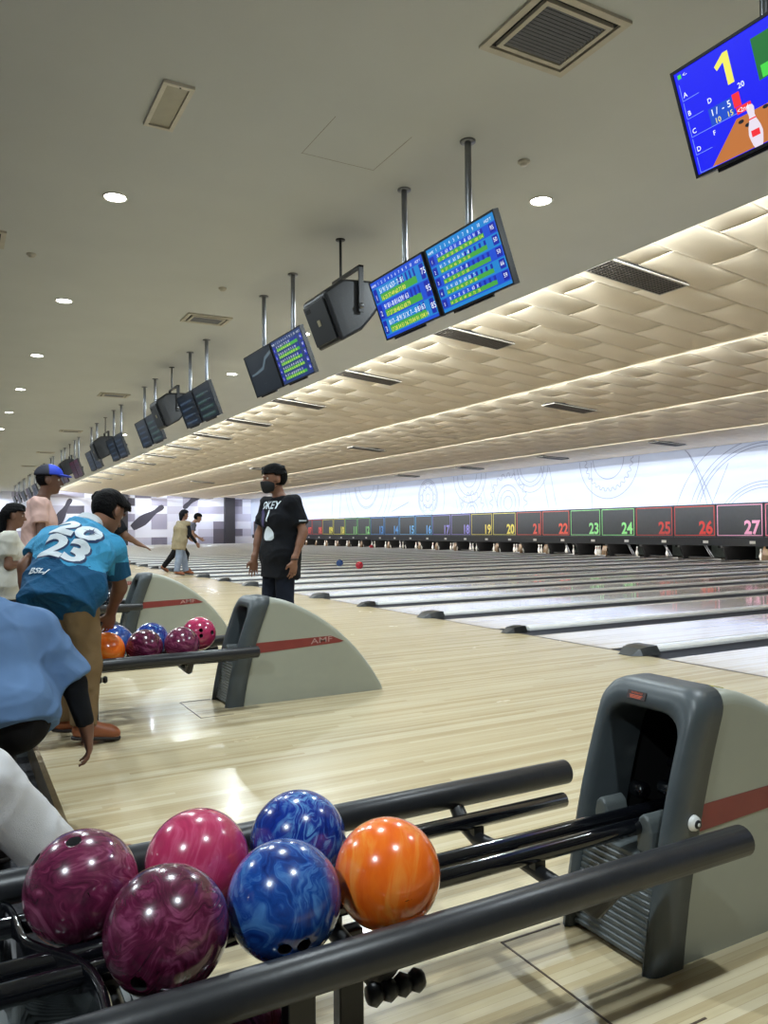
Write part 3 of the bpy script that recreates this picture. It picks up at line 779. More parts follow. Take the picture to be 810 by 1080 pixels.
NB = [('orange', (.782, yn, zb), (.3, .9, -.3), 'orange bowling ball, nearest the mouth of the front ball return', None, False),
      ('blue', (.556, yn, zb), (-.176, -.903, -.39), 'streaky blue bowling ball between the orange and the maroon balls', RT, False),
      ('maroon', (.334, yn, zb), (-.80, -.02, -.50), 'dark maroon bowling ball at the front, against the big guard tube', (0, 0, 1), False),
      ('blue2', (.69, yf, zb), (1.2, 4, 0), 'deep blue bowling ball behind the streaky blue ball', None, False),
      ('pink', (.458, yf, zb), (.3, 4, -.6), 'rose pink bowling ball behind the front maroon ball', None, False),
      ('plum', (.226, yf, zb), (-.17, -.25, .95), 'plum bowling ball with a thumb hole on top, at the end stop', (0, 0, 1), True)]
for mt, lc, lk, lb, ac, th in NB: ball(mt, lc, lk, lb, G, ac, th)
ball('maroon', (.50, 1.47, R_BALL), (.5, 4, 0), 'maroon bowling ball lying on the floor under the nearest rack')
G = 'balls on the second rack'; y2 = ydiv(2)
yn, yf, zb = y2-.142, y2+.110, .4195
for mt, lc, lk, lb in [('orange', (.79, yn, zb), (2, 9, 0), 'orange bowling ball beside the khaki trousers'), ('maroon', (1.01, yn, zb), (2, 9, 0), 'dark maroon ball next to the orange ball by the jersey wearer'),
                       ('plum', (1.235, yn, zb), (2, 9, 0), 'plum ball between the dark maroon ball and the rose ball'), ('blue', (.885, yf, zb+.01), (2, 9, 0), 'blue ball under the reaching hand'),
                       ('blue2', (1.105, yf, zb+.01), (2, 9, 0), 'blue ball peeping between the two dark red balls'), ('pink', (1.405, yf-.03, zb+.03), (-.15, -.95, .15), 'rose ball showing its finger holes at the grey ball return')]:
    ball(mt, lc, lk, lb, G, (0, 0, 1))
G = 'balls on the third rack'; y4 = ydiv(4)
ball('dark', (1.42, y4+.106, zb), (2, 12, 0), 'black ball just leaving the third ball return', G)
ball('pink', (.40, y4-.141, zb), (0, 0, 1), 'rose ball on the third rack at the left', G)
ball('maroon', (.40, y4+.106, zb), (2, 12, 0), 'maroon ball on the third rack at the left', G)
ball('blue', (.62, y4-.141, zb), (2, 12, 0), 'blue ball on the third rack behind the jersey', G)
ball('red', (9.95, ydiv(10)+LW/2, R_BALL), (12, 30, 0), 'red bowling ball rolling down a lane', 'balls rolling on the lanes')
ball('blue', (10.16, ydiv(11)+LW/2, R_BALL), (12, 30, 0), 'blue bowling ball rolling down a lane beyond the red one', 'balls rolling on the lanes')
ball('red', (21.2, ydiv(22)+LW/2, R_BALL), (12, 30, 0), 'red ball at the far end of a lane below the number 12', 'balls rolling on the lanes')

# ------------------------------------------------------------------ screens hanging in pairs
S = {}
for nm, c, e in (('blue', (20, 70, 190), 1.0), ('deep', (16, 20, 200), 1.3), ('navy', (16, 30, 150), 1.0), ('green', (62, 150, 60), 1.0), ('white', (226, 234, 240), 1.0), ('yellow', (226, 220, 90), 1.0), ('teal', (24, 120, 190), 1.0),
                 ('red', (226, 40, 50), 1.0), ('wood', (186, 112, 56), .9), ('pic', (30, 110, 50), .9), ('lime', (70, 210, 70), .9), ('pinw', (216, 206, 220), 1.0), ('dark', (20, 32, 46), .55), ('dim', (28, 48, 76), .6), ('dimg', (40, 70, 62), .6),
                 ('mist', (86, 104, 116), .7), ('wine', (72, 30, 52), .7), ('line', (120, 150, 240), 1.0), ('bdim', (30, 56, 110), .8)):
    S[nm] = glow('screen '+nm, c, e)
TW, TH = .925, .545
def score_mb(bg, seed, nrows, cols=('blue', 'green', 'navy', 'white', 'yellow', 'teal'), detail=True):
    rnd = random.Random(seed); m = MB(); fr = frame((0, 0, 0), (1, 0, 0), (0, 1, 0)); F = lambda a, b, c=0: Vector((a, b, c))
    W, Hh = TW-.03, TH-.03
    m.slab(F, -W/2, -Hh/2, W/2, Hh/2, 0, .0006, 0)
    top = Hh/2-.06; rh = (Hh-.08)/max(nrows, 1)
    if detail:
        for i in range(10): m.text(F, str(i+1), -W/2+.13+i*.062, Hh/2-.045, .036, 3, .0026)
        m.text(F, 'NAME', -W/2+.015, Hh/2-.045, .03, 3, .0026)
        m.text(F, 'HCP T', W/2-.12, Hh/2-.045, .03, 3, .0026)
    for r in range(nrows):
        y1 = top-r*rh; y0 = y1-rh+.012
        if r % 2 == 0: m.slab(F, -W/2+.004, y0-.006, W/2-.004, y1+.002, .0007, .0012, 5)
        done = rnd.randint(5, 9); m.slab(F, -W/2+.01, y0+.006, -W/2+.075, y1-.006, .0012, .0016, 2)
        m.slab(F, -W/2+.115, y0+.004, W/2-.16, y0+rh*.45, .0012, .0018, 1)
        for i in range(10):
            x = -W/2+.12+i*.062
            if i > done-2: m.slab(F, x+.03, y0+rh*.42, x+.055, y1-.004, .0013, .0021, 2)
            if detail and i <= done:
                m.text(F, rnd.choice(['7-', '9/', 'X', '81', '5/', '63', '-8']), x, y0+rh*.5, rh*.42, 3, .0026)
                m.text(F, str(12+i*11+rnd.randint(0, 6)), x, y0+.008, rh*.36, 4, .0026)
        m.slab(F, W/2-.085, y0+.004, W/2-.02, y1-.004, .0012, .0018, 2)
        if detail: m.text(F, str(rnd.randint(40, 99)), W/2-.075, y0+rh*.3, rh*.5, 3, .0026); m.text(F, str(r+1), -W/2+.03, y0+rh*.2, rh*.45, 3, .0026)
    return m.mesh('screen', [S[c] for c in (bg,)+tuple(cols[1:])], fixn=False)
def dark_mb(bg, accent, seed):
    rnd = random.Random(seed); m = MB(); F = lambda a, b, c=0: Vector((a, b, c)); W, Hh = TW-.03, TH-.03
    m.slab(F, -W/2, -Hh/2, W/2, Hh/2, 0, .0006, 0)
    for i in range(4):
        y = Hh/2-.1-i*.11; m.slab(F, -W/2+.08, y-.05, W/2-.1-rnd.random()*.3, y, .0007, .0012, 1)
        for j in range(8): m.slab(F, -W/2+.1+j*.08, y-.03, -W/2+.14+j*.08, y-.012, .0013, .002, 2)
    return m.mesh('screen', [S[bg], S[accent], S['mist']], fixn=False)
def swoosh_mb():
    m = MB(); F = lambda a, b, c=0: Vector((a, b, c)); W, Hh = TW-.03, TH-.03
    m.slab(F, -W/2, -Hh/2, W/2, Hh/2, 0, .0006, 0)
    P = [(W/2-.02, .20), (.2, .16), (.05, .06), (-.2, .03), (-.38, .02)]; Q = [(-.38, 0), (-.2, 0), (.06, .02), (.22, .12), (W/2-.02, .16)]
    m.add([F(a, b, .001) for a, b in P+Q], [tuple(range(10))], 1)
    m.text(F, '- -', -.05, -.16, .07, 1, .0015)
    return m.mesh('screen', [S['dark'], S['mist']], fixn=False)
def play_mb():
    m = MB(); F = lambda a, b, c=0: Vector((a, b, c)); W, Hh = TW-.03, TH-.03
    x0, y1 = -W/2, Hh/2
    m.slab(F, -W/2, -Hh/2, W/2, Hh/2, 0, .0006, 0)
    T = lambda s, x, y, z, c, b=.012: m.text(F, s, x0+x, y1-y, z, c, .0028, b)
    m.slab(F, x0+.43, y1-.24, x0+.86, y1-.05, .0008, .0014, 3); m.slab(F, x0+.45, y1-.235, x0+.84, y1-.18, .0014, .002, 4)
    P = [(.005, -.075), (.04, -.075), (.04, .075), (.012, .075), (-.045, .035), (-.035, .012), (.005, .035)]
    m.add([F(x0+.27+a, y1-.11+b, .002) for a, b in P], [tuple(range(7))], 1)
    T('20', .32, .225, .036, 2); T('D', .148, .217, .034, 2)
    m.add([F(x0+.087, -Hh/2+.003, .001), F(W/2-.004, -Hh/2+.003, .001), F(W/2-.004, y1-.35, .001), F(x0+.274, y1-.35, .001)], [(0, 1, 2, 3)], 5)
    for i in range(5):
        y = .13+.092*i; T('ABCD '[i], .028, y, .034, 2)
        m.slab(F, x0+.02, y1-y-.014, x0+(.30 if i == 2 else .115), y1-y-.0115, .0008, .0014, 6)
        m.slab(F, x0+.016, y1-y-.014, x0+.0185, y1-y+.07, .0008, .0014, 6)
    m.slab(F, x0+.14, y1-.325, x0+.275, y1-.242, .0008, .0014, 7)
    for ch, xx in (('1', .15), ('/', .18), ('-', .215), ('5', .245)): T(ch, xx, .281, .044, 2)
    T('10', .163, .322, .036, 1, .006); T('15', .233, .322, .036, 1, .006); T('F', .138, .37, .032, 2)
    m.slab(F, x0+.278, y1-.30, x0+.318, y1-.235, .0014, .0022, 8); m.slab(F, x0+.285, y1-.335, x0+.365, y1-.302, .0014, .0022, 8); T('<2nd', .288, .33, .03, 2, .004)
    for (cx, cy, sz) in ((.355, .415, .2), (.56, .40, .17)):
        P = [(r*sz*.8, h*sz*.58-.5*sz) for r, h in PROF]; P = P+[(-a, b) for a, b in P[::-1][1:-1]]
        m.add([F(x0+cx+a, y1-cy+b, .0024) for a, b in P], [tuple(range(len(P)))], 9); m.slab(F, x0+cx-.02, y1-cy+.03, x0+cx+.02, y1-cy+.036, .0024, .003, 8)
        m.slab(F, x0+cx-.022, y1-cy-.05, x0+cx+.022, y1-cy-.02, .0025, .003, 8)
    for cx, cy in ((.295, .372), (.325, .40), (.43, .36)):
        m.add([F(x0+cx+.016*math.cos(q*PI/5), y1-cy+.009*math.sin(q*PI/5), .0018) for q in range(10)], [tuple(range(10))], 10)
    m.slab(F, x0+.02, y1-.035, x0+.04, y1-.015, .0008, .0016, 4); T('<-', .05, .035, .03, 2, .004)
    return m.mesh('screen', [S[c] for c in ('deep', 'yellow', 'white', 'pic', 'lime', 'wood', 'line', 'blue', 'red', 'pinw', 'dark')], fixn=False)
SCR = {'play': play_mb(), 'scoreA': score_mb('blue', 3, 3), 'scoreB': score_mb('teal', 5, 5, ('teal', 'green', 'navy', 'white', 'yellow', 'blue')), 'scoreC': score_mb('bdim', 8, 5, ('bdim', 'green', 'navy', 'white', 'yellow', 'bdim')),
       'swoosh': swoosh_mb(), 'dim1': dark_mb('dark', 'dim', 1), 'dim2': dark_mb('dark', 'dimg', 2), 'dark1': dark_mb('dark', 'dim', 3), 'wine': dark_mb('wine', 'dark', 4)}
TVV = Vector((-.19, 0, .515)).normalized()          # screens tip down towards the players
fr0 = frame((0, 0, 0), (0, -1, 0), TVV); OUT = Vector((0, -1, 0)).cross(TVV)
ROT = Matrix((( 0, TVV.x, OUT.x), (-1, TVV.y, OUT.y), (0, TVV.z, OUT.z)))   # columns: u, v, w
case_m = MB(); case_m.slab(fr0, -TW/2, -TH/2, TW/2, TH/2, -.045, 0); case_m.slab(fr0, -TW/2+.12, -TH/2-.018, TW/2-.3, -TH/2, -.04, -.01); case_m.slab(fr0, -.22, -.16, .22, .16, -.085, -.045)
for a in ((-TW/2, -TH/2, TW/2, -TH/2+.014), (-TW/2, TH/2-.014, TW/2, TH/2), (-TW/2, -TH/2+.014, -TW/2+.014, TH/2-.014), (TW/2-.014, -TH/2+.014, TW/2, TH/2-.014)): case_m.slab(fr0, *a, 0, .007)
def make_tv(x, y, z, scr, label, group):
    """origin: ceiling point above the pole; x, z place the middle of the screen"""
    zc = ZC
    t = thing('hanging_screen', (x+.02, y, zc), label, 'screen', group)
    c = Vector((-.02, 0, z-zc))
    o = case_m.build('case', M['tv'], t, loc=c)
    s = bpy.data.objects.new('display', SCR[scr]); COL.objects.link(s); s.parent = t; s.location = c+OUT*.0012; s.rotation_euler = ROT.to_euler()
    MB().tube([(0, 0, 0), (0, 0, z-zc+.22), (.05, 0, z-zc+.05)], .026, 14).lathe([(.026, -.012), (.06, -.012), (.06, 0), (0, 0)], 16).build('pole', M['steel'], t)
    m = MB(); m.box((.05, -.10, z-zc-.10), (.12, .10, z-zc+.05)); m.build('bracket', M['black'], t)
    return t
YA, YP = 5.365, 3.535
KIND = {-1: ('play', 'play'), 0: ('scoreA', 'scoreB'), 1: ('swoosh', 'scoreC'), 2: ('dim1', 'dim2'), 3: ('dark1', 'dim2'), 4: ('dim1', 'dark1'), 5: ('dark1', 'dim1'), 6: ('wine', 'wine'), 7: ('dark1', 'wine')}
DESC = {'play': 'blue playing screen with a big yellow 1', 'scoreA': 'bright blue score table of three rows', 'scoreB': 'bright blue and green score table of five rows', 'scoreC': 'dimmer blue score table with yellow figures', 'swoosh': 'dark screen with a pale swoosh', 'dim1': 'dim blue score screen', 'dim2': 'dim blue green score screen', 'dark1': 'dark score screen', 'wine': 'wine coloured screen'}
ORD = ['nearest', 'second', 'third', 'fourth', 'fifth', 'sixth', 'seventh', 'eighth', 'ninth', 'tenth', 'eleventh', 'twelfth', 'thirteenth', 'fourteenth', 'fifteenth', 'sixteenth', 'seventeenth']
for n in range(-1, 15):
    kl, kr = KIND.get(n, (('wine', 'dark1') if n % 2 else ('dark1', 'dim1')))
    x, z = (3.445, 3.128) if n >= 0 else (3.355, 3.215)
    for side, kk, y in (('left', kl, YA+n*YP+.484), ('right', kr, YA+n*YP-.484)):
        make_tv(x, y, z, kk, '%s, %s of the %s hanging pair' % (DESC[kk], side, ORD[n+1]), 'screens hanging over the approach')

# loudspeakers between the pairs
def make_speaker(y, label):
    t = thing('hanging_loudspeaker', (3.46, y, ZC), label, 'loudspeaker', 'loudspeakers hanging between screens')
    P = [(-.36, -.70), (-.17, -1.16), (.06, -1.02), (.21, -.84), (.285, -.72), (.27, -.60), (.18, -.52), (-.16, -.545)]
    MB().prism(P, -.42, .12).build('cabinet', M['tubeblack'], t, bev=.03)
    d = Vector((.19, 0, -.46)).normalized(); fr = frame((-.273, -.15, -.935), (0, -1, 0), -d)
    m = MB(); m.slab(fr, -.235, -.205, .235, .205, .0, .014); g = m.build('grille', M['black'], t, bev=.012)
    m = MB(); m.slab(fr, -.03, -.03, .03, .03, .014, .018); m.build('badge', plain('speaker badge', (170, 160, 130), .4, metal=.6), g)
    m = MB(); m.slab(fr, -.19, .13, -.09, .17, .014, .016); m.build('slot', M['matt'], g)
    m = MB(); m.box((.0, -.46, -.86), (.05, -.44, -.40)); m.box((.0, .14, -.86), (.05, .16, -.40)); m.box((.0, -.46, -.42), (.05, .16, -.40)); m.build('yoke', M['black'], t)
    b = MB().lathe([(0, .02), (.022, .02), (.03, 0)], 12); b.v = [(.025+x, -.46-z, -.80+yy) for x, yy, z in b.v]; b.build('knob', M['steel'], t)
    MB().tube([(.025, 0, 0), (.025, 0, -.40)], .014, 12).lathe([(.014, -.01), (.05, -.01), (.05, 0), (0, 0)], 14, o=(.025, 0, 0)).build('pole', M['black'], t)
for i in range(4): make_speaker(7.18+i*2*YP, 'black loudspeaker hanging between %s pair of screens' % ['the second and third', 'the fourth and fifth', 'the sixth and seventh', 'the eighth and ninth'][i])

# ------------------------------------------------------------------ ceiling fittings
def tilt_grid(fr, m, w, h, nx, ny, t, c0, c1):
    for i in range(nx+1): x = -w/2+w*i/nx; m.slab(fr, x-t/2, -h/2, x+t/2, h/2, c0, c1)
    for j in range(ny+1): y = -h/2+h*j/ny; m.slab(fr, -w/2, y-t/2, w/2, y+t/2, c0, c1)
def ring4(m, fr, x0, y0, x1, y1, b, c0, c1):
    for q in ((x0, y0, x1, y0+b), (x0, y1-b, x1, y1), (x0, y0+b, x0+b, y1-b), (x1-b, y0+b, x1, y1-b)): m.slab(fr, *q, c0, c1)
dn = lambda o: frame(o, (1, 0, 0), (0, -1, 0))      # frame facing the floor
def square_vent(x, y, sx, sy, label, ns, group=None):
    t = thing('air_vent', (x, y, ZC), label, 'air vent', group); fr = dn((0, 0, 0)); m = MB()
    b = .045
    ring4(m, fr, -sx/2, -sy/2, sx/2, sy/2, b, 0, .02)
    i = b+.03; c = .03
    ring4(m, fr, -sx/2+i, -sy/2+i, sx/2-i, sy/2-i, c, 0, .026)
    m.build('frame', M['vent'], t)
    m = MB(); m.slab(fr, -sx/2+.01, -sy/2+.01, sx/2-.01, sy/2-.01, .0005, .003); m.build('void', M['ventdark'], t)
    m = MB(); w = sx/2-i-c; h = sy/2-i-c
    for j in range(ns):
        yy = -h+2*h*(j+.5)/ns; m.obox((0, yy, -.014), [(1, 0, 0), (0, 1, -.7), (0, .7, 1)], (2*w, 2*h/ns*.55, .003))
    m.build('slats', M['slat'], t)
square_vent(3.17, 3.56, .66, .62, 'square ceiling air vent with grey slats near the camera', 14)
for i, (x, y) in enumerate(((3.12, 10.77), (3.07, 17.7), (3.05, 24.6), (3.03, 31.6), (3.0, 38.5))):
    square_vent(x, y, .62, .46, '%s slatted ceiling vent along the row of screens' % ['first rectangular', 'second rectangular', 'third rectangular', 'fourth rectangular', 'fifth rectangular'][i], 6, 'rectangular ceiling vents')
square_vent(.28, 8.75, .36, .5, 'ceiling vent cut by the left edge of the view', 6)
t = thing('ceiling_panel_light', (1.315, 5.45, ZC), 'unlit rectangular ceiling panel with white frame', 'ceiling panel'); fr = dn((0, 0, 0)); m = MB()
ring4(m, fr, -.105, -.315, .105, .315, .03, 0, .022)
m.build('frame', plain('panel frame', (206, 200, 188), .5), t); MB().slab(fr, -.08, -.29, .08, .29, 0, .010).build('lens', plain('panel lens', (150, 144, 126), .3), t)
b = MB(); b.lathe([(0, -.026), (.006, -.025), (.008, -.02)], 10, o=(.01, -.292, 0)); b.build('sensor', M['black'], t)
t = MB(); t.box((2.41, 5.03, ZC-.0012), (2.413, 5.66, ZC)); t.box((2.41, 5.65, ZC-.0012), (3.05, 5.653, ZC)); t.box((3.05, 5.03, ZC-.0012), (3.053, 5.653, ZC)); struct(t, 'trim_3', plain('hatch gap', (120, 112, 98), .8))
for i, (x, y, lb) in enumerate(((.73, 9.08, 'small round ceiling detector at the far left'), (4.06, 4.94, 'small round ceiling detector near the right downlight'), (2.9, 9.3, 'small round ceiling detector behind the loudspeaker'))):
    t = thing('smoke_detector', (x, y, ZC), lb, 'detector'); MB().lathe([(.05, 0), (.05, -.012), (.04, -.02), (.034, -.022)], 18).build('base', M['vent'], t); MB().lathe([(.034, -.021), (.03, -.034), (0, -.036)], 18).build('cap', M['vent'], t)
def quilt_vent(x, y, bayi, label):
    x0, z0, x1, z1 = BAYS[bayi]; s = (z1-z0)/(x1-x0); z = z0+s*(x-x0)-.048
    t = thing('ceiling_grille', (x, y, z), label, 'ceiling grille', 'dark grilles in the quilted ceiling'); fr = frame((0, 0, 0), (1, 0, s), (0, -1, 0))
    m = MB(); m.slab(fr, -.634, -.204, .634, .204, -.05, .004); m.build('void', M['ventdark'], t)
    m = MB(); tilt_grid(fr, m, 1.25, .40, 22, 9, .010, .004, .012); m.build('grid', M['grille'], t)
    m = MB()
    ring4(m, fr, -.66, -.23, .66, .23, .025, -.008, .010)
    m.build('frame', M['vent'], t)
for i in range(13): quilt_vent(7.28, 6.55+i*3.62 if i else 6.76, 0, '%s dark grille of the row next to the flat ceiling' % ORD[i])
for i in range(4): quilt_vent(12.6, 13.8+i*10.2, 1, '%s dark grille of the second quilted bay' % ORD[i])
for i in range(4): quilt_vent(20.2, 17.6+i*5.5, 3, '%s grille of the last bay above the mural' % ORD[i])

# ------------------------------------------------------------------ downlights
M['lens'] = glow('lamp lens', (255, 252, 240), 30.0)
dl_ring = MB().lathe([(.11, 0), (.11, -.008), (.098, -.012), (.09, -.004)], 24).mesh('ring', [M['white']])
dl_lens = MB().lathe([(.092, -.0035), (0, -.0035)], 24).mesh('lens', [M['lens']])
def downlight(x, y, label, power=56):
    t = thing('downlight', (x, y, ZC), label, 'downlight', 'recessed downlights')
    for nm, me in (('ring', dl_ring), ('lens', dl_lens)):
        o = bpy.data.objects.new(nm, me); COL.objects.link(o); o.parent = t
    l = bpy.data.lights.new('lamp', 'AREA'); l.shape = 'DISK'; l.size = .17; l.energy = power; l.color = (.90, 1.02, 1.08)
    lo = bpy.data.objects.new('lamp', l); COL.objects.link(lo); lo.parent = t; lo.location = (0, 0, -.02)
for i in range(-2, 16):
    downlight(1.26-.012*i, 7.18+3.55*i, '%s downlight of the left ceiling row' % (ORD[i] if 0 <= i < 16 else ('overhead' if i == -1 else 'rearmost')))
for i, y in enumerate((1.9, 5.47, 9.0, 10.92, 14.36, 17.9, 21.4, 24.87, 28.4, 31.9, 35.4, 38.9, 42.5, 46, 49.5, 53, 56.5)):
    downlight(4.70-.012*i, y, '%s downlight of the row behind the screens' % ORD[i])
for i in range(4): downlight(-2.4, .1+7*i, '%s downlight over the seating side' % ORD[i], 110)  # unseen row added to give the scene more light
# ------------------------------------------------------------------ people
SKIN = {}
def skin(c):
    if c not in SKIN:
        t = NT('skin'); v = t.coord(); n = t.noise(v, 18, 4).outputs[0]; b = lin(c)
        col = t.ramp(n, [(.3, tuple(x*.88 for x in b[:3])+(1,)), (.7, tuple(min(1, x*1.1) for x in b[:3])+(1,))])
        m = t.bsdf(col, .5, spec=.4); SKIN[c] = m
    return SKIN[c]
M['hairblack'] = plain('black hair', (6, 5, 6), .65, vary=.5, scale=70, bump=1.0, spec=.12)
M['eyewhite'] = plain('eye white', (186, 180, 174), .35); M['iris'] = plain('dark iris', (28, 20, 18), .15)
M['sole'] = plain('shoe sole', (34, 26, 24), .6)
M['lip'] = plain('lips', (118, 68, 62), .5)
nz = lambda v: np.array(v, float)/np.linalg.norm(v)
A3 = lambda v: np.array(v, float)

def hand_prims(w, d, n, t, s=1.0, curl=.35, spread=1.0, grip=0.0):
    """wrist w, finger direction d, palm-facing normal n, thumb side t"""
    w, d, n, t = A3(w), nz(d), A3(n), A3(t)
    n = nz(n-d*(n@d)); t = nz(np.cross(n, d))*np.sign(np.cross(n, d)@t or 1)
    P = [cone(w-d*.03*s, w+d*.03*s, .024*s, .022*s, .015, (t, 1.25)), ell(w+d*.055*s, (.041*s, .048*s, .017*s), [t, d, n], .012)]
    for i, (o, L) in enumerate(((.031, .066), (.0105, .076), (-.010, .072), (-.030, .058))):
        b = w+d*(.088-.006*abs(i-1))*s+t*o*s*spread; dd = nz(d+t*(o*3.2*spread))
        c = curl; a = b
        for q, f in ((.45, 0), (.32, 1), (.23, 1.8)):
            ang = c*(.5+f)
            e = a+(dd*math.cos(ang)+n*math.sin(ang))*L*q*s
            P.append(cone(a, e, (.0088-.0008*f)*s, (.0082-.001*f)*s, .003)); a = e
    b = w+d*.025*s+t*.028*s; e = b+nz(t*.75+d*.65+n*.35)*.036*s; f = e+nz(t*.25+d*.95+n*.35+n*grip)*.032*s
    P += [cone(b, e, .0125*s, .0108*s, .012), cone(e, f, .0105*s, .0085*s, .003), cone(w+d*.02*s, e, .014*s, .010*s, .012)]
    return P

def head_frame(hf, hu):
    f = nz(hf); u = A3(hu); u = nz(u-f*(u@f)); return f, u, np.cross(f, u)    # forward, up, right

def head_prims(c, hf, hu, s=1.0):
    c = A3(c); f, u, r = head_frame(hf, hu); ax = [r, f, u]
    at = lambda a, b, d: c+(r*a+f*b+u*d)*s
    return [ell(at(0, -.005, .025), A3((.074, .094, .092))*s, ax), ell(at(0, .028, -.045), A3((.056, .066, .070))*s, ax, .03),
            ell(at(0, .058, -.092), A3((.030, .030, .024))*s, ax, .02),
            cone(at(0, .092, .012), at(0, .113, -.026), .008*s, .0135*s, .012), ell(at(.012, .098, -.028), A3((.009, .011, .008))*s, ax, .006), ell(at(-.012, .098, -.028), A3((.009, .011, .008))*s, ax, .006),
            ell(at(0, .088, .030), A3((.050, .014, .012))*s, ax, .012), ell(at(0, .088, -.060), A3((.024, .012, .010))*s, ax, .008),
            ell(at(.077, -.008, -.005), A3((.010, .022, .034))*s, ax, .006), ell(at(-.077, -.008, -.005), A3((.010, .022, .034))*s, ax, .006)]

def face_parts(root, c, hf, hu, s=1.0, mouth=True):
    c = A3(c); f, u, r = head_frame(hf, hu); at = lambda a, b, d: c+(r*a+f*b+u*d)*s
    for sd in (-1, 1):
        for nm, mt, p, rr in (('eye', M['eyewhite'], at(sd*.031, .074, .010), .0125), ('iris', M['iris'], at(sd*.031, .0825, .010), .0056)):
            bm = bmesh.new(); bmesh.ops.create_uvsphere(bm, u_segments=14, v_segments=10, radius=rr*s)
            bmesh.ops.translate(bm, vec=Vector(p), verts=bm.verts)
            me = bpy.data.meshes.new(nm); bm.to_mesh(me); bm.free(); me.materials.append(mt)
            for q in me.polygons: q.use_smooth = True
            o = bpy.data.objects.new(nm, me); COL.objects.link(o); o.parent = root if nm == 'eye' else last
            last = o
        m = MB(); m.tube([at(sd*.014, .094, .030), at(sd*.033, .093, .037), at(sd*.052, .078, .030)], [.003*s, .0042*s, .002*s], 8); m.build('eyebrow', M['hairblack'], root)
    if mouth:
        m = MB(); m.tube([at(-.022, .090, -.060), at(-.008, .0985, -.057), at(0, .0985, -.058), at(.008, .0985, -.057), at(.022, .090, -.060)], [.002*s, .005*s, .0045*s, .005*s, .002*s], 8); m.build('lips', M['lip'], root)

def hair(root, c, hf, hu, s=1.0, long=0.0, vox=.006, thick=.016, fringe=.055, mat=None, name='hair', tufts=True):
    c = A3(c); f, u, r = head_frame(hf, hu); ax = [r, f, u]; at = lambda a, b, d: c+(r*a+f*b+u*d)*s
    P = [ell(at(0, -.008, .030), (A3((.074, .094, .092))+thick)*s, ax), ell(at(0, .048, .096), A3((.056, .044, .026))*s, ax, .03), ell(at(.055, .02, -.0), A3((.022, .02, .045))*s, ax, .01), ell(at(-.055, .02, -.0), A3((.022, .02, .045))*s, ax, .01)]
    rg = random.Random(int(abs(c[0])*1000)+5)
    for _ in range(46 if tufts else 0):
        a, b = rg.uniform(-1, 1), rg.uniform(-.2, PI); p = at(.072*math.cos(b)*.9+.01*a, a*.080, .035+.075*abs(math.sin(b))); P.append(ell(p, A3((.016, .022, .013))*s, ax, .01))
    if long: P += [cone(at(0, -.07, 0), at(0, -.085, -long), .062*s, .035*s, .04, (r, 1.3))]
    def cutf(X, Y, Z):
        lx = (X-c[0])*f[0]+(Y-c[1])*f[1]+(Z-c[2])*f[2]; lz = (X-c[0])*u[0]+(Y-c[1])*u[1]+(Z-c[2])*u[2]; lr = abs((X-c[0])*r[0]+(Y-c[1])*r[1]+(Z-c[2])*r[2])
        face = np.minimum(lx-.022*s, fringe*s-lz)                       # forward of the ears and below the hairline
        face = np.minimum(face, 9); low = np.minimum(-.035*s-lz+0*lx, lx+.055*s) if long else np.minimum(-.055*s-lz, lx*0+1)
        ear = np.minimum(np.minimum(lx+.035*s, .035*s-lz), .15-lr)
        return np.maximum(np.maximum(face, low), np.minimum(ear, lr-.062*s))
    return soft(name, P, vox, mat or M['hairblack'], root, [cutf])

def shoe(root, heel, toe, up=(0, 0, 1), s=1.0, mat=None, vox=.006, sole=None, z0=0.0):
    h, t = A3(heel), A3(toe); d = nz(t-h); L = np.linalg.norm(t-h); u = A3(up); u = nz(u-d*(u@d)); r = np.cross(d, u)
    at = lambda a, b, c: h+d*a*L+r*b+u*c
    P = [cone(at(.16, 0, .045), at(.80, 0, .034), .036*s, .040*s, .03, (r, 1.05)), cone(at(.16, 0, .05), at(.20, 0, .088), .040*s, .036*s, .02), ell(at(.86, 0, .030), A3((.040, .045, .030))*s, [r, d, u], .03), cone(at(.3, 0, .075), at(.7, 0, .045), .03*s, .028*s, .03)]
    pl = lambda X, Y, Z: (h[0]-X)*u[0]+(h[1]-Y)*u[1]+(h[2]-Z)*u[2]
    o = soft('shoe', P, vox, mat, root, [lambda X, Y, Z: pl(X, Y, Z)+.014])
    S = [cone(at(.15, 0, .01), at(.82, 0, .01), .040*s, .044*s, .02, (r, 1.0)), ell(at(.86, 0, .012), A3((.044, .05, .04))*s, [r, d, u], .02)]
    so = soft('sole', S, vox, sole or M['sole'], o, [pl, lambda X, Y, Z: -pl(X, Y, Z)-.018])
    return o

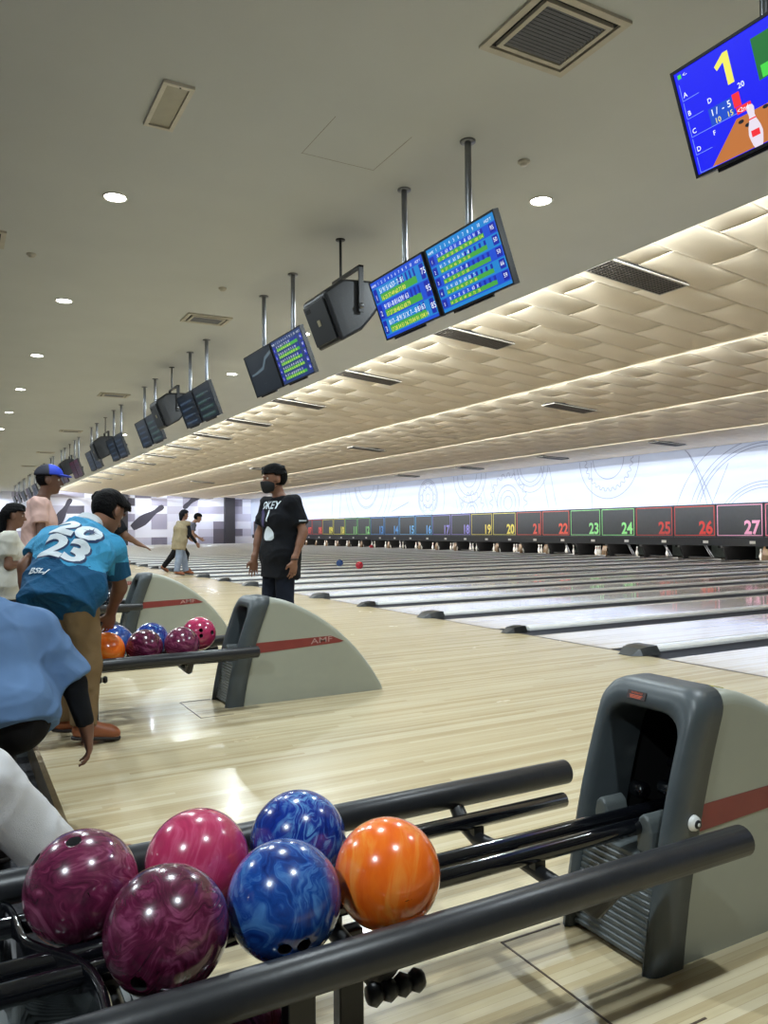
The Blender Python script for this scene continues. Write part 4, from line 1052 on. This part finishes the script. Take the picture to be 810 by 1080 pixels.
def person(label, base, J, sk, shirt, trousers, shoes, hairk=None, vox=.008, s=1.0, hands=(None, None), sleeve=.55, undersleeve=None, hem=.16, fit=1.0, trouserfit=1.0, face=True, legcut=.96, extra_cat='person', flatr=1.32, mouth=True, hemcut=True):
    B = A3(base); W = {k: A3(v)-B for k, v in J.items()}
    lat = nz(W['SR']-W['SL']); P_, C_, N_ = W['P'], W['C'], W['N']; sp = nz(C_-P_); Hc = W['H']
    hu, hf = J.get('hu', (0, 0, 1)), J['hf']; hu = A3(hu); hf = A3(hf); f, u, r = head_frame(hf, hu)
    k = .035*s
    body = [cone(W['HL'], W['HR'], .092*s, .092*s, k), cone(P_, C_, .098*s, .108*s, k, (lat, 1.3)), cone(C_, N_-(N_-C_)*.25, .108*s, .075*s, k, (lat, 1.4)), cone(W['SL'], W['SR'], .050*s, .050*s, k),
            cone(N_-(N_-C_)*.2, Hc-u*.05*s-f*.012*s, .054*s, .050*s, .025*s)]
    for q in 'LR':
        S_, E_, Wr = W['S'+q], W['E'+q], W['W'+q]
        body += [cone(S_, E_, .047*s, .038*s, k), cone(E_, Wr, .037*s, .025*s, .02*s), cone(E_+(Wr-E_)*.12, E_+(Wr-E_)*.4, .037*s, .034*s, .02*s)]
        hp = hands['LR'.index(q)] or dict(d=Wr-E_, n=-lat*(1 if q == 'R' else -1), t=hf)
        body += hand_prims(Wr, hp['d'], hp['n'], hp['t'], s, hp.get('curl', .35), hp.get('spread', 1.0))
        H_, K_, A_ = W['H'+q], W['K'+q], W['A'+q]
        body += [cone(H_, K_, .085*s, .054*s, k), cone(K_, A_, .052*s, .036*s, .03*s), cone(K_+(A_-K_)*.15, K_+(A_-K_)*.45, .050*s, .048*s, .03*s)]
        T_ = W['T'+q]; body += [cone(A_, A_*.3+T_*.7, .034*s, .026*s, .02*s), cone(A_*.3+T_*.7, T_*.95+A_*.05, .026*s, .018*s, .02*s)]
    body += head_prims(Hc, hf, hu, s)
    root = soft('person', body, vox, skin(sk), None, (), 1, base)
    tag(root, label, extra_cat)
    if face: face_parts(root, Hc, hf, hu, s, mouth)
    # shirt
    hemp = P_-sp*hem*s; fs = fit*s
    sh = [cone(hemp, C_, .138*fs, .132*fs, .04, (lat, flatr), capa=True), cone(C_, N_-(N_-C_)*.12, .132*fs, .078*s, .05, (lat, 1.45), capb=True), cone(W['SL']+lat*.01, W['SR']-lat*.01, .068*fs, .068*fs, .05)]
    for q in 'LR':
        S_, E_, Wr = W['S'+q], W['E'+q], W['W'+q]
        if sleeve <= 1: sh.append(cone(S_, S_+(E_-S_)*sleeve, .068*fs, .066*fs, .035, capb=True))
        else: sh += [cone(S_, E_, .064*fs, .056*fs, .035), cone(E_, E_+(Wr-E_)*(sleeve-1), .055*fs, .042*fs, .025, capb=True)]
    nrm = nz(N_-C_); hn = sp
    sh.append(cone(W['HL']+sp*.05*s, W['HR']+sp*.05*s, .122*fs, .122*fs, .05))
    shirt_o = soft('shirt', sh, vox, shirt, fold=.017*s, parent= root, cuts=[lambda X, Y, Z: (X-N_[0])*nrm[0]+(Y-N_[1])*nrm[1]+(Z-N_[2])*nrm[2], lambda X, Y, Z: np.maximum(-((X-hemp[0])*hn[0]+(Y-hemp[1])*hn[1]+(Z-hemp[2])*hn[2]), -9) if hemcut else X*0-1], smooth=2)
    if undersleeve:
        for q, mt in undersleeve.items():
            E_, S_, Wr = W['E'+q], W['S'+q], W['W'+q]
            soft('under_sleeve', [cone(S_+(E_-S_)*.3, E_, .054*s, .047*s, .02), cone(E_, E_+(Wr-E_)*.93, .046*s, .034*s, .02, capb=True)], vox, mt, root)
    # trousers
    tf = trouserfit*s; tr = [cone(W['HL'], W['HR'], .100*s, .100*s, .04), cone(P_+sp*.02*s, P_, .100*s, .104*s, .04, (lat, 1.28), capa=True)]
    for q in 'LR':
        H_, K_, A_ = W['H'+q], W['K'+q], W['A'+q]
        tr += [cone(H_, K_, .100*tf, .076*tf, .03), cone(K_, K_+(A_-K_)*legcut, .076*tf, .064*tf, .03, capb=True)]
    tro = soft('trousers', tr, vox, trousers, root, (), 2, fold=.009*s)
    for q in 'LR':
        A_, T_ = W['A'+q], W['T'+q]; d = T_-A_; d2 = nz((d[0], d[1], d[2])); up = J.get('up'+q, (0, 0, 1)); upv = nz(A3(up))
        low = A_-upv*(upv@(A_-W['T'+q]))                        # drop ankle to the toe's level along the shoe's own up
        shoe(root, low-d2*.065*s-upv*.0, W['T'+q]+d2*.02*s, upv, s, shoes, vox*.9)
    if hairk: hair(root, Hc, hf, hu, s, vox=vox*.9, **hairk)
    return root, shirt_o, tro, W

# --- the jersey wearer leaning over the second rack
def jersey_mat():
    t = NT('jersey cloth'); tc = t.n('ShaderNodeTexCoord'); o = tc.outputs['Object']; sp = t.n('ShaderNodeSeparateXYZ', {0: o}); x, y, z = sp.outputs[0], sp.outputs[1], sp.outputs[2]
    n = t.noise(o, 7, 3, .6).outputs[0]; n2 = t.noise(o, 3.2, 2, .5, 1.0).outputs[0]; w = t.noise(o, 420, 2).outputs[0]; fold = t.noise(o, 9, 4, .6, .6).outputs[0]
    edge = t.math('ADD', t.math('ADD', z, t.math('MULTIPLY', t.math('SUBTRACT', n, .5), .10)), t.math('MULTIPLY', x, .27))
    low = t.math('MAXIMUM', t.math('LESS_THAN', edge, .935), t.math('MULTIPLY', t.math('GREATER_THAN', x, .215), t.math('LESS_THAN', z, .945)))
    top = t.mix(t.math('MULTIPLY', t.math('GREATER_THAN', n2, .56), .55), lin((64, 152, 196)), lin((48, 120, 160)))
    bot = t.mix(n, lin((16, 66, 104)), lin((30, 92, 132)))
    col = t.mix(low, top, bot)
    return t.bsdf(col, .75, spec=.25, bump=t.math('ADD', fold, t.math('MULTIPLY', w, .05)), bstr=.5, bdist=.04)
M['jersey'] = jersey_mat(); M['khaki'] = cloth('khaki cotton', (126, 104, 74)); M['tanleather'] = plain('tan leather', (140, 80, 48), .4, vary=.2)
M['print'] = plain('white print', (214, 224, 230), .6); M['printnavy'] = plain('navy print', (22, 50, 92), .6); M['collar'] = cloth('pale collar', (200, 208, 214))
b = (.58, 4.38, 0)
J = dict(P=(.505, 4.42, .82), C=(.585, 4.56, 1.01), N=(.675, 4.69, 1.165), H=(.80, 4.80, 1.235), HL=(.44, 4.46, .80), HR=(.58, 4.38, .78), SL=(.485, 4.73, 1.08), SR=(.79, 4.60, 1.02),
         EL=(.345, 4.64, .94), WL=(.34, 4.60, .72), ER=(.845, 4.68, .80), WR=(.815, 4.80, .645), KL=(.50, 4.54, .44), KR=(.625, 4.41, .42), AL=(.53, 4.60, .09), AR=(.60, 4.37, .09), TL=(.69, 4.63, .012), TR=(.76, 4.40, .012),
         hf=(.75, .55, -.55), hu=(.45, .35, .82))
p1, sh1, tr1, W1 = person('person in blue jersey numbered 2023 leaning over the second ball rack, back turned', b, J, (118, 82, 62), M['jersey'], M['khaki'], M['tanleather'],
    dict(thick=.017, fringe=.05), vox=.0065, hands=(None, dict(d=(-.15, .35, -1), n=(-.3, 1, .2), t=(-1, -.3, 0), curl=.5)), sleeve=.72, hem=.13, fit=1.08, legcut=.95)
lat = Vector(nz(W1['SR']-W1['SL'])); spn = Vector(nz(W1['N']-W1['P'])); out = lat.cross(spn).normalized()
def back_text(s, x, y, size, mt, nm, lift, bold=.02, sx=1.0, slant=0.0, parent=None, align='CENTER'):
    o = Vector(W1['C'])+lat*x+spn*y+out*.28; fr = frame(o, lat-spn*.16, spn+lat*.16)
    fr2 = (lambda a, bb, c=0: fr(a+bb*slant, bb, c)) if slant else fr
    m = MB(); m.text(fr2, s, 0, 0, size, 0, 0, bold, align, sx=sx)
    w = wrap(m, sh1, -out, lift, .014)
    return w.build(nm, mt, parent or sh1, fixn=False)
for dx, mt, nm, lf, bd in ((.008, M['printnavy'], 'number_shadow', .0022, .066), (0, M['print'], 'number', .0042, .045)):
    back_text('20', .0+dx, -.012-dx, .18, mt, nm, lf, bd, 1.35, .12); back_text('23', -.025+dx, -.155-dx, .18, mt, nm, lf, bd, 1.35, .12)
m = MB(); o = Vector(W1['C'])+lat*.090+spn*.043+out*.28; fr = frame(o, lat, spn); st = []
for i in range(16):
    a = PI*i/8; rr = .046 if i % 4 == 0 else (.032 if i % 2 == 0 else .012); st.append((rr*math.cos(a), rr*math.sin(a)))
m.flat(fr, st); wrap(m, sh1, -out, .015, .012).build('star', M['printnavy'], sh1, fixn=False)
back_text('BSL.J', -.10, -.265, .042, M['print'], 'small_print', .008, .03, 1.3, .2)
soft('collar', [cone(W1['N']-(W1['N']-W1['C'])*.16, W1['N']+A3((.012, .015, .016)), .082, .068, .01, (np.array(lat), 1.05), capa=True, capb=True)], .006, M['collar'], p1)

# --- the person in black with a face mask
M['blackcloth'] = cloth('black cotton', (20, 22, 27), .2); M['navyjean'] = cloth('blue black denim', (24, 30, 44), .2); M['mask'] = plain('black face mask', (16, 17, 20), .8)
b = (2.50, 6.49, 0)
J = dict(P=(2.535, 6.49, .90), C=(2.545, 6.49, 1.22), N=(2.535, 6.49, 1.425), H=(2.478, 6.48, 1.565), HL=(2.545, 6.405, .87), HR=(2.515, 6.575, .87), SL=(2.585, 6.325, 1.355), SR=(2.50, 6.655, 1.355),
         EL=(2.655, 6.25, 1.10), WL=(2.555, 6.22, .855), ER=(2.43, 6.73, 1.09), WR=(2.365, 6.69, .86), KL=(2.535, 6.39, .47), KR=(2.47, 6.58, .47), AL=(2.58, 6.38, .085), AR=(2.49, 6.59, .085), TL=(2.42, 6.35, .012), TR=(2.33, 6.58, .012),
         hf=(-.97, -.02, -.06), hu=(-.06, 0, 1))
p3, sh3, tr3, W3 = person('person in black T-shirt and black face mask standing behind the second ball return', b, J, (128, 90, 70), M['blackcloth'], M['navyjean'], M['tanleather'],
    dict(thick=.022, fringe=.05), vox=.0065, hands=(dict(d=(-.1, 0, -1), n=(-.3, 1, 0), t=(-1, -.2, 0), curl=.35), dict(d=(-.1, 0, -1), n=(-.2, -1, 0), t=(-1, 0, 0), curl=.35)), sleeve=.74, hem=.20, fit=1.12, mouth=False)
c = W3['H']; f, u, r = head_frame(J['hf'], J['hu']); at = lambda a, bb, d: c+r*a+f*bb+u*d
mk = soft('face_mask', [ell(at(0, .040, -.052), (.066, .074, .062), [r, f, u]), cone(at(0, .10, -.02), at(0, .085, -.09), .03, .03, .03)], .006, M['mask'], p3, [lambda X, Y, Z: -((X-c[0])*f[0]+(Y-c[1])*f[1]+(Z-c[2])*f[2])+.022, lambda X, Y, Z: (X-c[0])*u[0]+(Y-c[1])*u[1]+(Z-c[2])*u[2]+.012])
for sd in (-1, 1):
    for z in (-.02, -.085): MB().tube([at(sd*.064, .035, z), at(sd*.076, .0, (z-.03)/2), at(sd*.080, -.018, -.015)], .0022, 6).build('ear_loop', M['mask'], mk)
hw = W3['WL']; MB().tube([hw+A3((.03*math.cos(a), .03*math.sin(a), .012)) for a in np.linspace(0, 2*PI, 17)], .005, 8, caps=False).build('wristband', M['mask'], p3)
lat3 = Vector(nz(W3['SL']-W3['SR'])); up3 = Vector((0, 0, 1)); out3 = lat3.cross(up3).normalized()
o = Vector(W3['C'])+lat3*.0+up3*.085+out3*.3; fr = frame(o, lat3, up3); m = MB(); m.text(fr, 'OKEY', 0, 0, .095, 0, 0, .015, 'CENTER', sx=1.0)
wrap(m, sh3, -out3, .004, .012).build('lettering', M['print'], sh3, fixn=False)
m = MB(); m.flat(fr, [(.02+.012*math.cos(a), -.06+.055*math.sin(a)) for a in np.linspace(0, 2*PI, 13)[:-1]]); wrap(m, sh3, -out3, .004, .012).build('print_bar', M['print'], sh3, fixn=False)
m = MB(); m.flat(fr, [(.02+.062*math.cos(a)*(1.1-.25*math.sin(a)), -.215+.062*math.sin(a)-.012*abs(math.cos(a))) for a in np.linspace(0, 2*PI, 25)[:-1]]); wrap(m, sh3, -out3, .004, .012).build('print_patch', M['print'], sh3, fixn=False)
m = MB(); m.flat(fr, [(-.03, -.16), (-.09, -.14), (-.11, -.02), (-.08, .0), (-.04, -.05)]); wrap(m, sh3, -out3, .0035, .012).build('print_violet', plain('violet print', (52, 40, 92), .6), sh3, fixn=False)
sl = (W3['EL']-W3['SL']); p = Vector(W3['SL']+sl*.62); fr = frame(p+Vector((0, -.2, 0)), (1, 0, 0), (0, 0, 1)); m = MB(); m.slab(fr, -.032, -.006, .032, .006, 0, .001); wrap(m, sh3, (0, 1, 0), .003, .012).build('sleeve_tab', M['print'], sh3, fixn=False)

# --- crouching person in pale blue at the left edge
M['paleblue'] = cloth('pale blue cotton', (98, 128, 168)); M['blacktrouser'] = cloth('black trousers', (22, 21, 22), .2)
b = (.06, 3.15, -.12)
J = dict(P=(.12, 3.12, .46), C=(.085, 3.24, .70), N=(.06, 3.34, .865), H=(.03, 3.47, .95), HL=(.03, 3.10, .44), HR=(.21, 3.10, .44), SL=(-.12, 3.30, .80), SR=(.27, 3.25, .755),
         EL=(-.17, 3.42, .56), WL=(-.05, 3.60, .45), ER=(.405, 3.20, .54), WR=(.452, 3.20, .365), KL=(-.10, 3.50, .36), KR=(.15, 3.54, .34), AL=(-.06, 3.22, -.03), AR=(.16, 3.24, -.03), TL=(-.08, 3.40, -.108), TR=(.16, 3.42, -.108),
         hf=(-.1, .85, -.5), hu=(0, .45, .88))
p2, sh2, tr2, W2 = person('person in pale blue T-shirt crouching at the left edge, black sleeved arm hanging down', b, J, (120, 84, 66), M['paleblue'], M['blacktrouser'], M['sole'],
    dict(thick=.017, fringe=.05), vox=.0075, hands=(None, dict(d=(.12, .02, -1), n=(-1, .1, 0), t=(0, 1, 0), curl=.55)), sleeve=.98, hem=.07, fit=1.14, undersleeve={'R': M['blackcloth'], 'L': M['blackcloth']})

# --- seated person in white trousers, one foot on the approach
M['whitecloth'] = cloth('white trousers cloth', (222, 222, 224), .04); M['greycloth'] = cloth('grey shirt', (120, 122, 126))
b = (-.1, 2.3, -.12)
J = dict(P=(-.34, 2.34, .42), C=(-.44, 2.33, .74), N=(-.44, 2.33, .94), H=(-.42, 2.34, 1.09), HL=(-.34, 2.44, .40), HR=(-.34, 2.24, .40), SL=(-.42, 2.52, .87), SR=(-.42, 2.14, .87),
         EL=(-.30, 2.58, .62), WL=(-.10, 2.52, .54), ER=(-.30, 2.08, .62), WR=(-.10, 2.14, .52), KL=(.065, 2.46, .43), KR=(-.06, 2.16, .40), AL=(.30, 2.55, .11), AR=(-.02, 2.14, -.03), TL=(.535, 2.715, .022), TR=(.15, 2.15, -.108), upL=(-.12, -.1, 1),
         hf=(1, .1, -.1), hu=(0, 0, 1))
p9, sh9, tr9, W9 = person('person in white trousers seated at the lower left, tan shoe on the wooden approach', b, J, (124, 88, 68), M['greycloth'], M['whitecloth'], M['tanleather'], dict(thick=.017), vox=.008, hem=.10, trouserfit=1.22, legcut=.93)
t = thing('bench', (-.42, 2.35, -.12), 'dark bench under the person in white trousers', 'bench')
MB().box((-.22, -.55, .34), (.22, .55, .40)).build('seat', M['black'], t, bev=.01)
for x in (-.17, .17):
    for y in (-.48, .48): MB().box((x-.02, y-.02, 0), (x+.02, y+.02, .34)).build('leg', M['steel'], t)

# --- person with a blue cap, walking right
M['pinkcloth'] = cloth('pale pink cotton', (214, 178, 168)); M['greytrouser'] = cloth('dark grey trousers', (52, 50, 54)); M['capblue'] = plain('royal blue cap', (30, 62, 190), .7, vary=.15); M['capdark'] = plain('dark navy cap crown', (26, 28, 44), .7)
b = (.68, 7.5, 0)
J = dict(P=(.66, 7.5, .90), C=(.67, 7.5, 1.22), N=(.69, 7.49, 1.43), H=(.745, 7.48, 1.575), HL=(.66, 7.585, .87), HR=(.66, 7.415, .87), SL=(.66, 7.67, 1.36), SR=(.655, 7.32, 1.36), EL=(.64, 7.74, 1.09), WL=(.76, 7.70, .88), ER=(.66, 7.25, 1.09), WR=(.80, 7.28, .90),
         KL=(.72, 7.59, .47), KR=(.66, 7.42, .47), AL=(.68, 7.6, .085), AR=(.60, 7.42, .085), TL=(.84, 7.6, .012), TR=(.76, 7.42, .012), hf=(1, -.08, -.05), hu=(0, 0, 1))
p5, sh5, _, W5 = person('person in pale pink T-shirt and blue cap standing behind the jersey wearer, facing right', b, J, (104, 74, 60), M['pinkcloth'], M['greytrouser'], M['sole'], dict(thick=.010, tufts=False), vox=.008, sleeve=.62, fit=1.08, flatr=1.2)
c5 = W5['H']; f5, u5, r5 = head_frame(J['hf'], J['hu']); at5 = lambda a, bb, d: c5+r5*a+f5*bb+u5*d
cap = soft('cap', [ell(at5(0, -.008, .045), (.097, .120, .100), [r5, f5, u5])], .006, M['capdark'], p5, [lambda X, Y, Z: -(Z-c5[2])+.048])
soft('cap_front', [ell(at5(0, -.002, .046), (.0985, .120, .1015), [r5, f5, u5])], .006, M['capblue'], cap, [lambda X, Y, Z: -(Z-c5[2])+.048, lambda X, Y, Z: -(X-c5[0])-.01])
soft('brim', [ell(at5(0, .105, .052), (.078, .085, .012), [r5, nz(f5-u5*.12), nz(u5+f5*.12)])], .005, M['capblue'], cap, [lambda X, Y, Z: -(X-c5[0])+.06])

# --- child with long dark hair in a white shirt
M['whiteshirt'] = cloth('white school shirt', (206, 204, 192), .05)
b = (.40, 7.0, 0); q = .79
def sc(d, o, s): return {k: tuple(np.array(o)+(np.array(v)-np.array((0, 0, 0)))*s) if k not in ('hf', 'hu') else v for k, v in d.items()}
J = sc(dict(P=(0, 0, .90), C=(-.01, 0, 1.22), N=(0, 0, 1.43), H=(.045, 0, 1.585), HL=(0, .085, .87), HR=(0, -.085, .87), SL=(-.01, .17, 1.36), SR=(-.01, -.17, 1.36), EL=(.0, .22, 1.09), WL=(.20, .10, 1.13), ER=(-.02, -.21, 1.08), WR=(.18, -.09, 1.12),
         KL=(.01, .09, .47), KR=(.01, -.09, .47), AL=(-.02, .09, .085), AR=(-.02, -.09, .085), TL=(.14, .1, .015), TR=(.14, -.1, .015), hf=(1, -.1, -.12), hu=(0, 0, 1)), b, q)
p6, *_ = person('child with long dark hair and white shirt at the left edge, hands held together', b, J, (122, 88, 70), M['whiteshirt'], M['greytrouser'], M['sole'], dict(thick=.018, long=.26), vox=.0075, s=q, sleeve=.62, fit=1.12, flatr=1.2)

# --- arm of a person in black seen behind the jersey wearer's head
b = (1.52, 9.3, 0)
J = dict(P=(1.50, 9.3, .90), C=(1.52, 9.3, 1.12), N=(1.55, 9.3, 1.27), H=(1.60, 9.32, 1.37), HL=(1.50, 9.38, .87), HR=(1.50, 9.22, .87), SL=(1.53, 9.46, 1.22), SR=(1.60, 9.13, 1.22), EL=(1.58, 9.5, .98), WL=(1.70, 9.46, .84), ER=(1.70, 9.10, 1.07), WR=(1.85, 9.12, .975),
         KL=(1.53, 9.38, .47), KR=(1.53, 9.22, .47), AL=(1.50, 9.38, .085), AR=(1.50, 9.22, .085), TL=(1.66, 9.38, .012), TR=(1.66, 9.22, .012), hf=(.9, -.1, -.35), hu=(.3, 0, .95))
person('person in black behind the jersey wearer, forearm held out to the right', b, J, (124, 90, 70), M['blackcloth'], M['blackcloth'], M['sole'], dict(thick=.017), vox=.009, sleeve=.75, fit=1.0, hands=(None, dict(d=(1, 0, -.45), n=(0, .2, -1), t=(0, 1, 0), curl=.2)))

# --- two far bowlers
M['beige'] = cloth('beige vest', (146, 134, 108)); M['jeans'] = cloth('pale blue jeans', (140, 152, 172)); M['greyshirt'] = cloth('grey shirt', (96, 96, 108))
b = (5.05, 19.7, 0)
J = dict(P=(4.99, 19.7, .86), C=(5.04, 19.72, 1.17), N=(5.10, 19.74, 1.37), H=(5.13, 19.75, 1.52), HL=(4.97, 19.78, .83), HR=(5.02, 19.62, .83), SL=(5.04, 19.90, 1.30), SR=(5.17, 19.58, 1.30), EL=(5.12, 19.95, 1.05), WL=(5.30, 19.9, .92), ER=(5.22, 19.54, 1.02), WR=(5.40, 19.60, .80),
         KL=(5.12, 19.82, .46), KR=(4.96, 19.62, .45), AL=(5.20, 19.84, .085), AR=(4.90, 19.62, .085), TL=(5.36, 19.84, .012), TR=(5.06, 19.58, .012), hf=(.95, .25, -.1), hu=(.05, 0, 1))
p4, *_ = person('far bowler in beige top with black sleeves and pale jeans, black head covering', b, J, (140, 104, 86), M['beige'], M['jeans'], M['tanleather'], dict(thick=.024, long=.12, mat=M['blackcloth'], name='headscarf', fringe=.06), vox=.011, sleeve=.15, fit=1.15, hem=.22, trouserfit=1.15, undersleeve={'L': M['blackcloth'], 'R': M['blackcloth']})
b = (5.2, 21.3, 0)
J = dict(P=(5.40, 21.3, .86), C=(5.62, 21.3, 1.14), N=(5.78, 21.3, 1.33), H=(5.90, 21.28, 1.47), HL=(5.40, 21.38, .84), HR=(5.40, 21.22, .84), SL=(5.74, 21.46, 1.27), SR=(5.74, 21.13, 1.27), EL=(5.84, 21.5, 1.02), WL=(6.0, 21.4, .90), ER=(5.7, 21.08, 1.02), WR=(5.8, 21.02, .78),
         KL=(5.62, 21.40, .48), KR=(5.18, 21.2, .46), AL=(5.56, 21.4, .085), AR=(4.92, 21.2, .13), TL=(5.72, 21.4, .012), TR=(5.04, 21.2, .02), upR=(.5, 0, .86), hf=(.95, 0, -.3), hu=(.3, 0, .95))
person('far bowler in black trousers bending forward, dark hair, behind the beige one', b, J, (150, 112, 90), M['greyshirt'], M['blacktrouser'], M['tanleather'], dict(thick=.018), vox=.011, sleeve=.6, fit=1.05)
# ------------------------------------------------------------------ lights of the place, plus an added far wall fill
def area(loc, sx, sy, dirn, power, color, name):
    l = bpy.data.lights.new(name, 'AREA'); l.shape = 'RECTANGLE'; l.size = sx; l.size_y = sy; l.energy = power; l.color = color
    o = bpy.data.objects.new(name, l); COL.objects.link(o); o.location = loc
    z = -Vector(dirn).normalized(); y = Vector((0, 1, 0)); x = y.cross(z).normalized()
    o.rotation_euler = Matrix((x, y, z)).transposed().to_euler()
    return o
YM, YL = 32.0, 61.0
for i, (x0, z0, x1, z1) in enumerate(BAYS):
    area((x0+.03, YM, z0-.08), .05, YL, (1, 0, .06), (2500, 2000, 1600, 550)[i], (.90, .985, 1.02), 'cove_light')
area((21.76, YM, 1.76), .08, YL, (.45, 0, 1), 150, (.72, .84, 1.18), 'mural_light')
area((21.80, YM, .47), .05, YL, (.75, 0, -1), 230, (1.0, .97, .92), 'pit_light')
for x in (3, 8, 13.5, 18): area((x, 61.0, ZC-.45), .2, 3.0, (0, 1, -.25), 70, (.84, .93, 1.06), 'far_wall_fill')  # unseen fill lamps added to brighten the dim far wall
w = bpy.data.worlds.new('world'); SC.world = w; w.use_nodes = True
w.node_tree.nodes['Background'].inputs[0].default_value = (.9, .92, 1, 1); w.node_tree.nodes['Background'].inputs[1].default_value = .05

# ------------------------------------------------------------------ camera
cd = bpy.data.cameras.new('camera'); cam = bpy.data.objects.new('camera', cd); COL.objects.link(cam); SC.camera = cam
cd.sensor_fit = 'VERTICAL'; cd.sensor_height = 36; cd.lens = 823.15/1080*36; cd.clip_start = .02; cd.clip_end = 300
yaw, pit, roll = .5048, .0216, -.0094
fw = Vector((math.sin(yaw)*math.cos(pit), math.cos(yaw)*math.cos(pit), math.sin(pit)))
r0 = Vector((math.cos(yaw), -math.sin(yaw), 0)); u0 = r0.cross(fw)
r1 = r0*math.cos(roll)+u0*math.sin(roll); u1 = u0*math.cos(roll)-r0*math.sin(roll)
cam.matrix_world = Matrix(((r1.x, u1.x, -fw.x, 0), (r1.y, u1.y, -fw.y, 0), (r1.z, u1.z, -fw.z, H_CAM), (0, 0, 0, 1)))
vs = SC.view_settings; vs.view_transform = 'Standard'; vs.look = 'None'; vs.gamma = 1.0; vs.use_curve_mapping = False; vs.exposure = 0.3
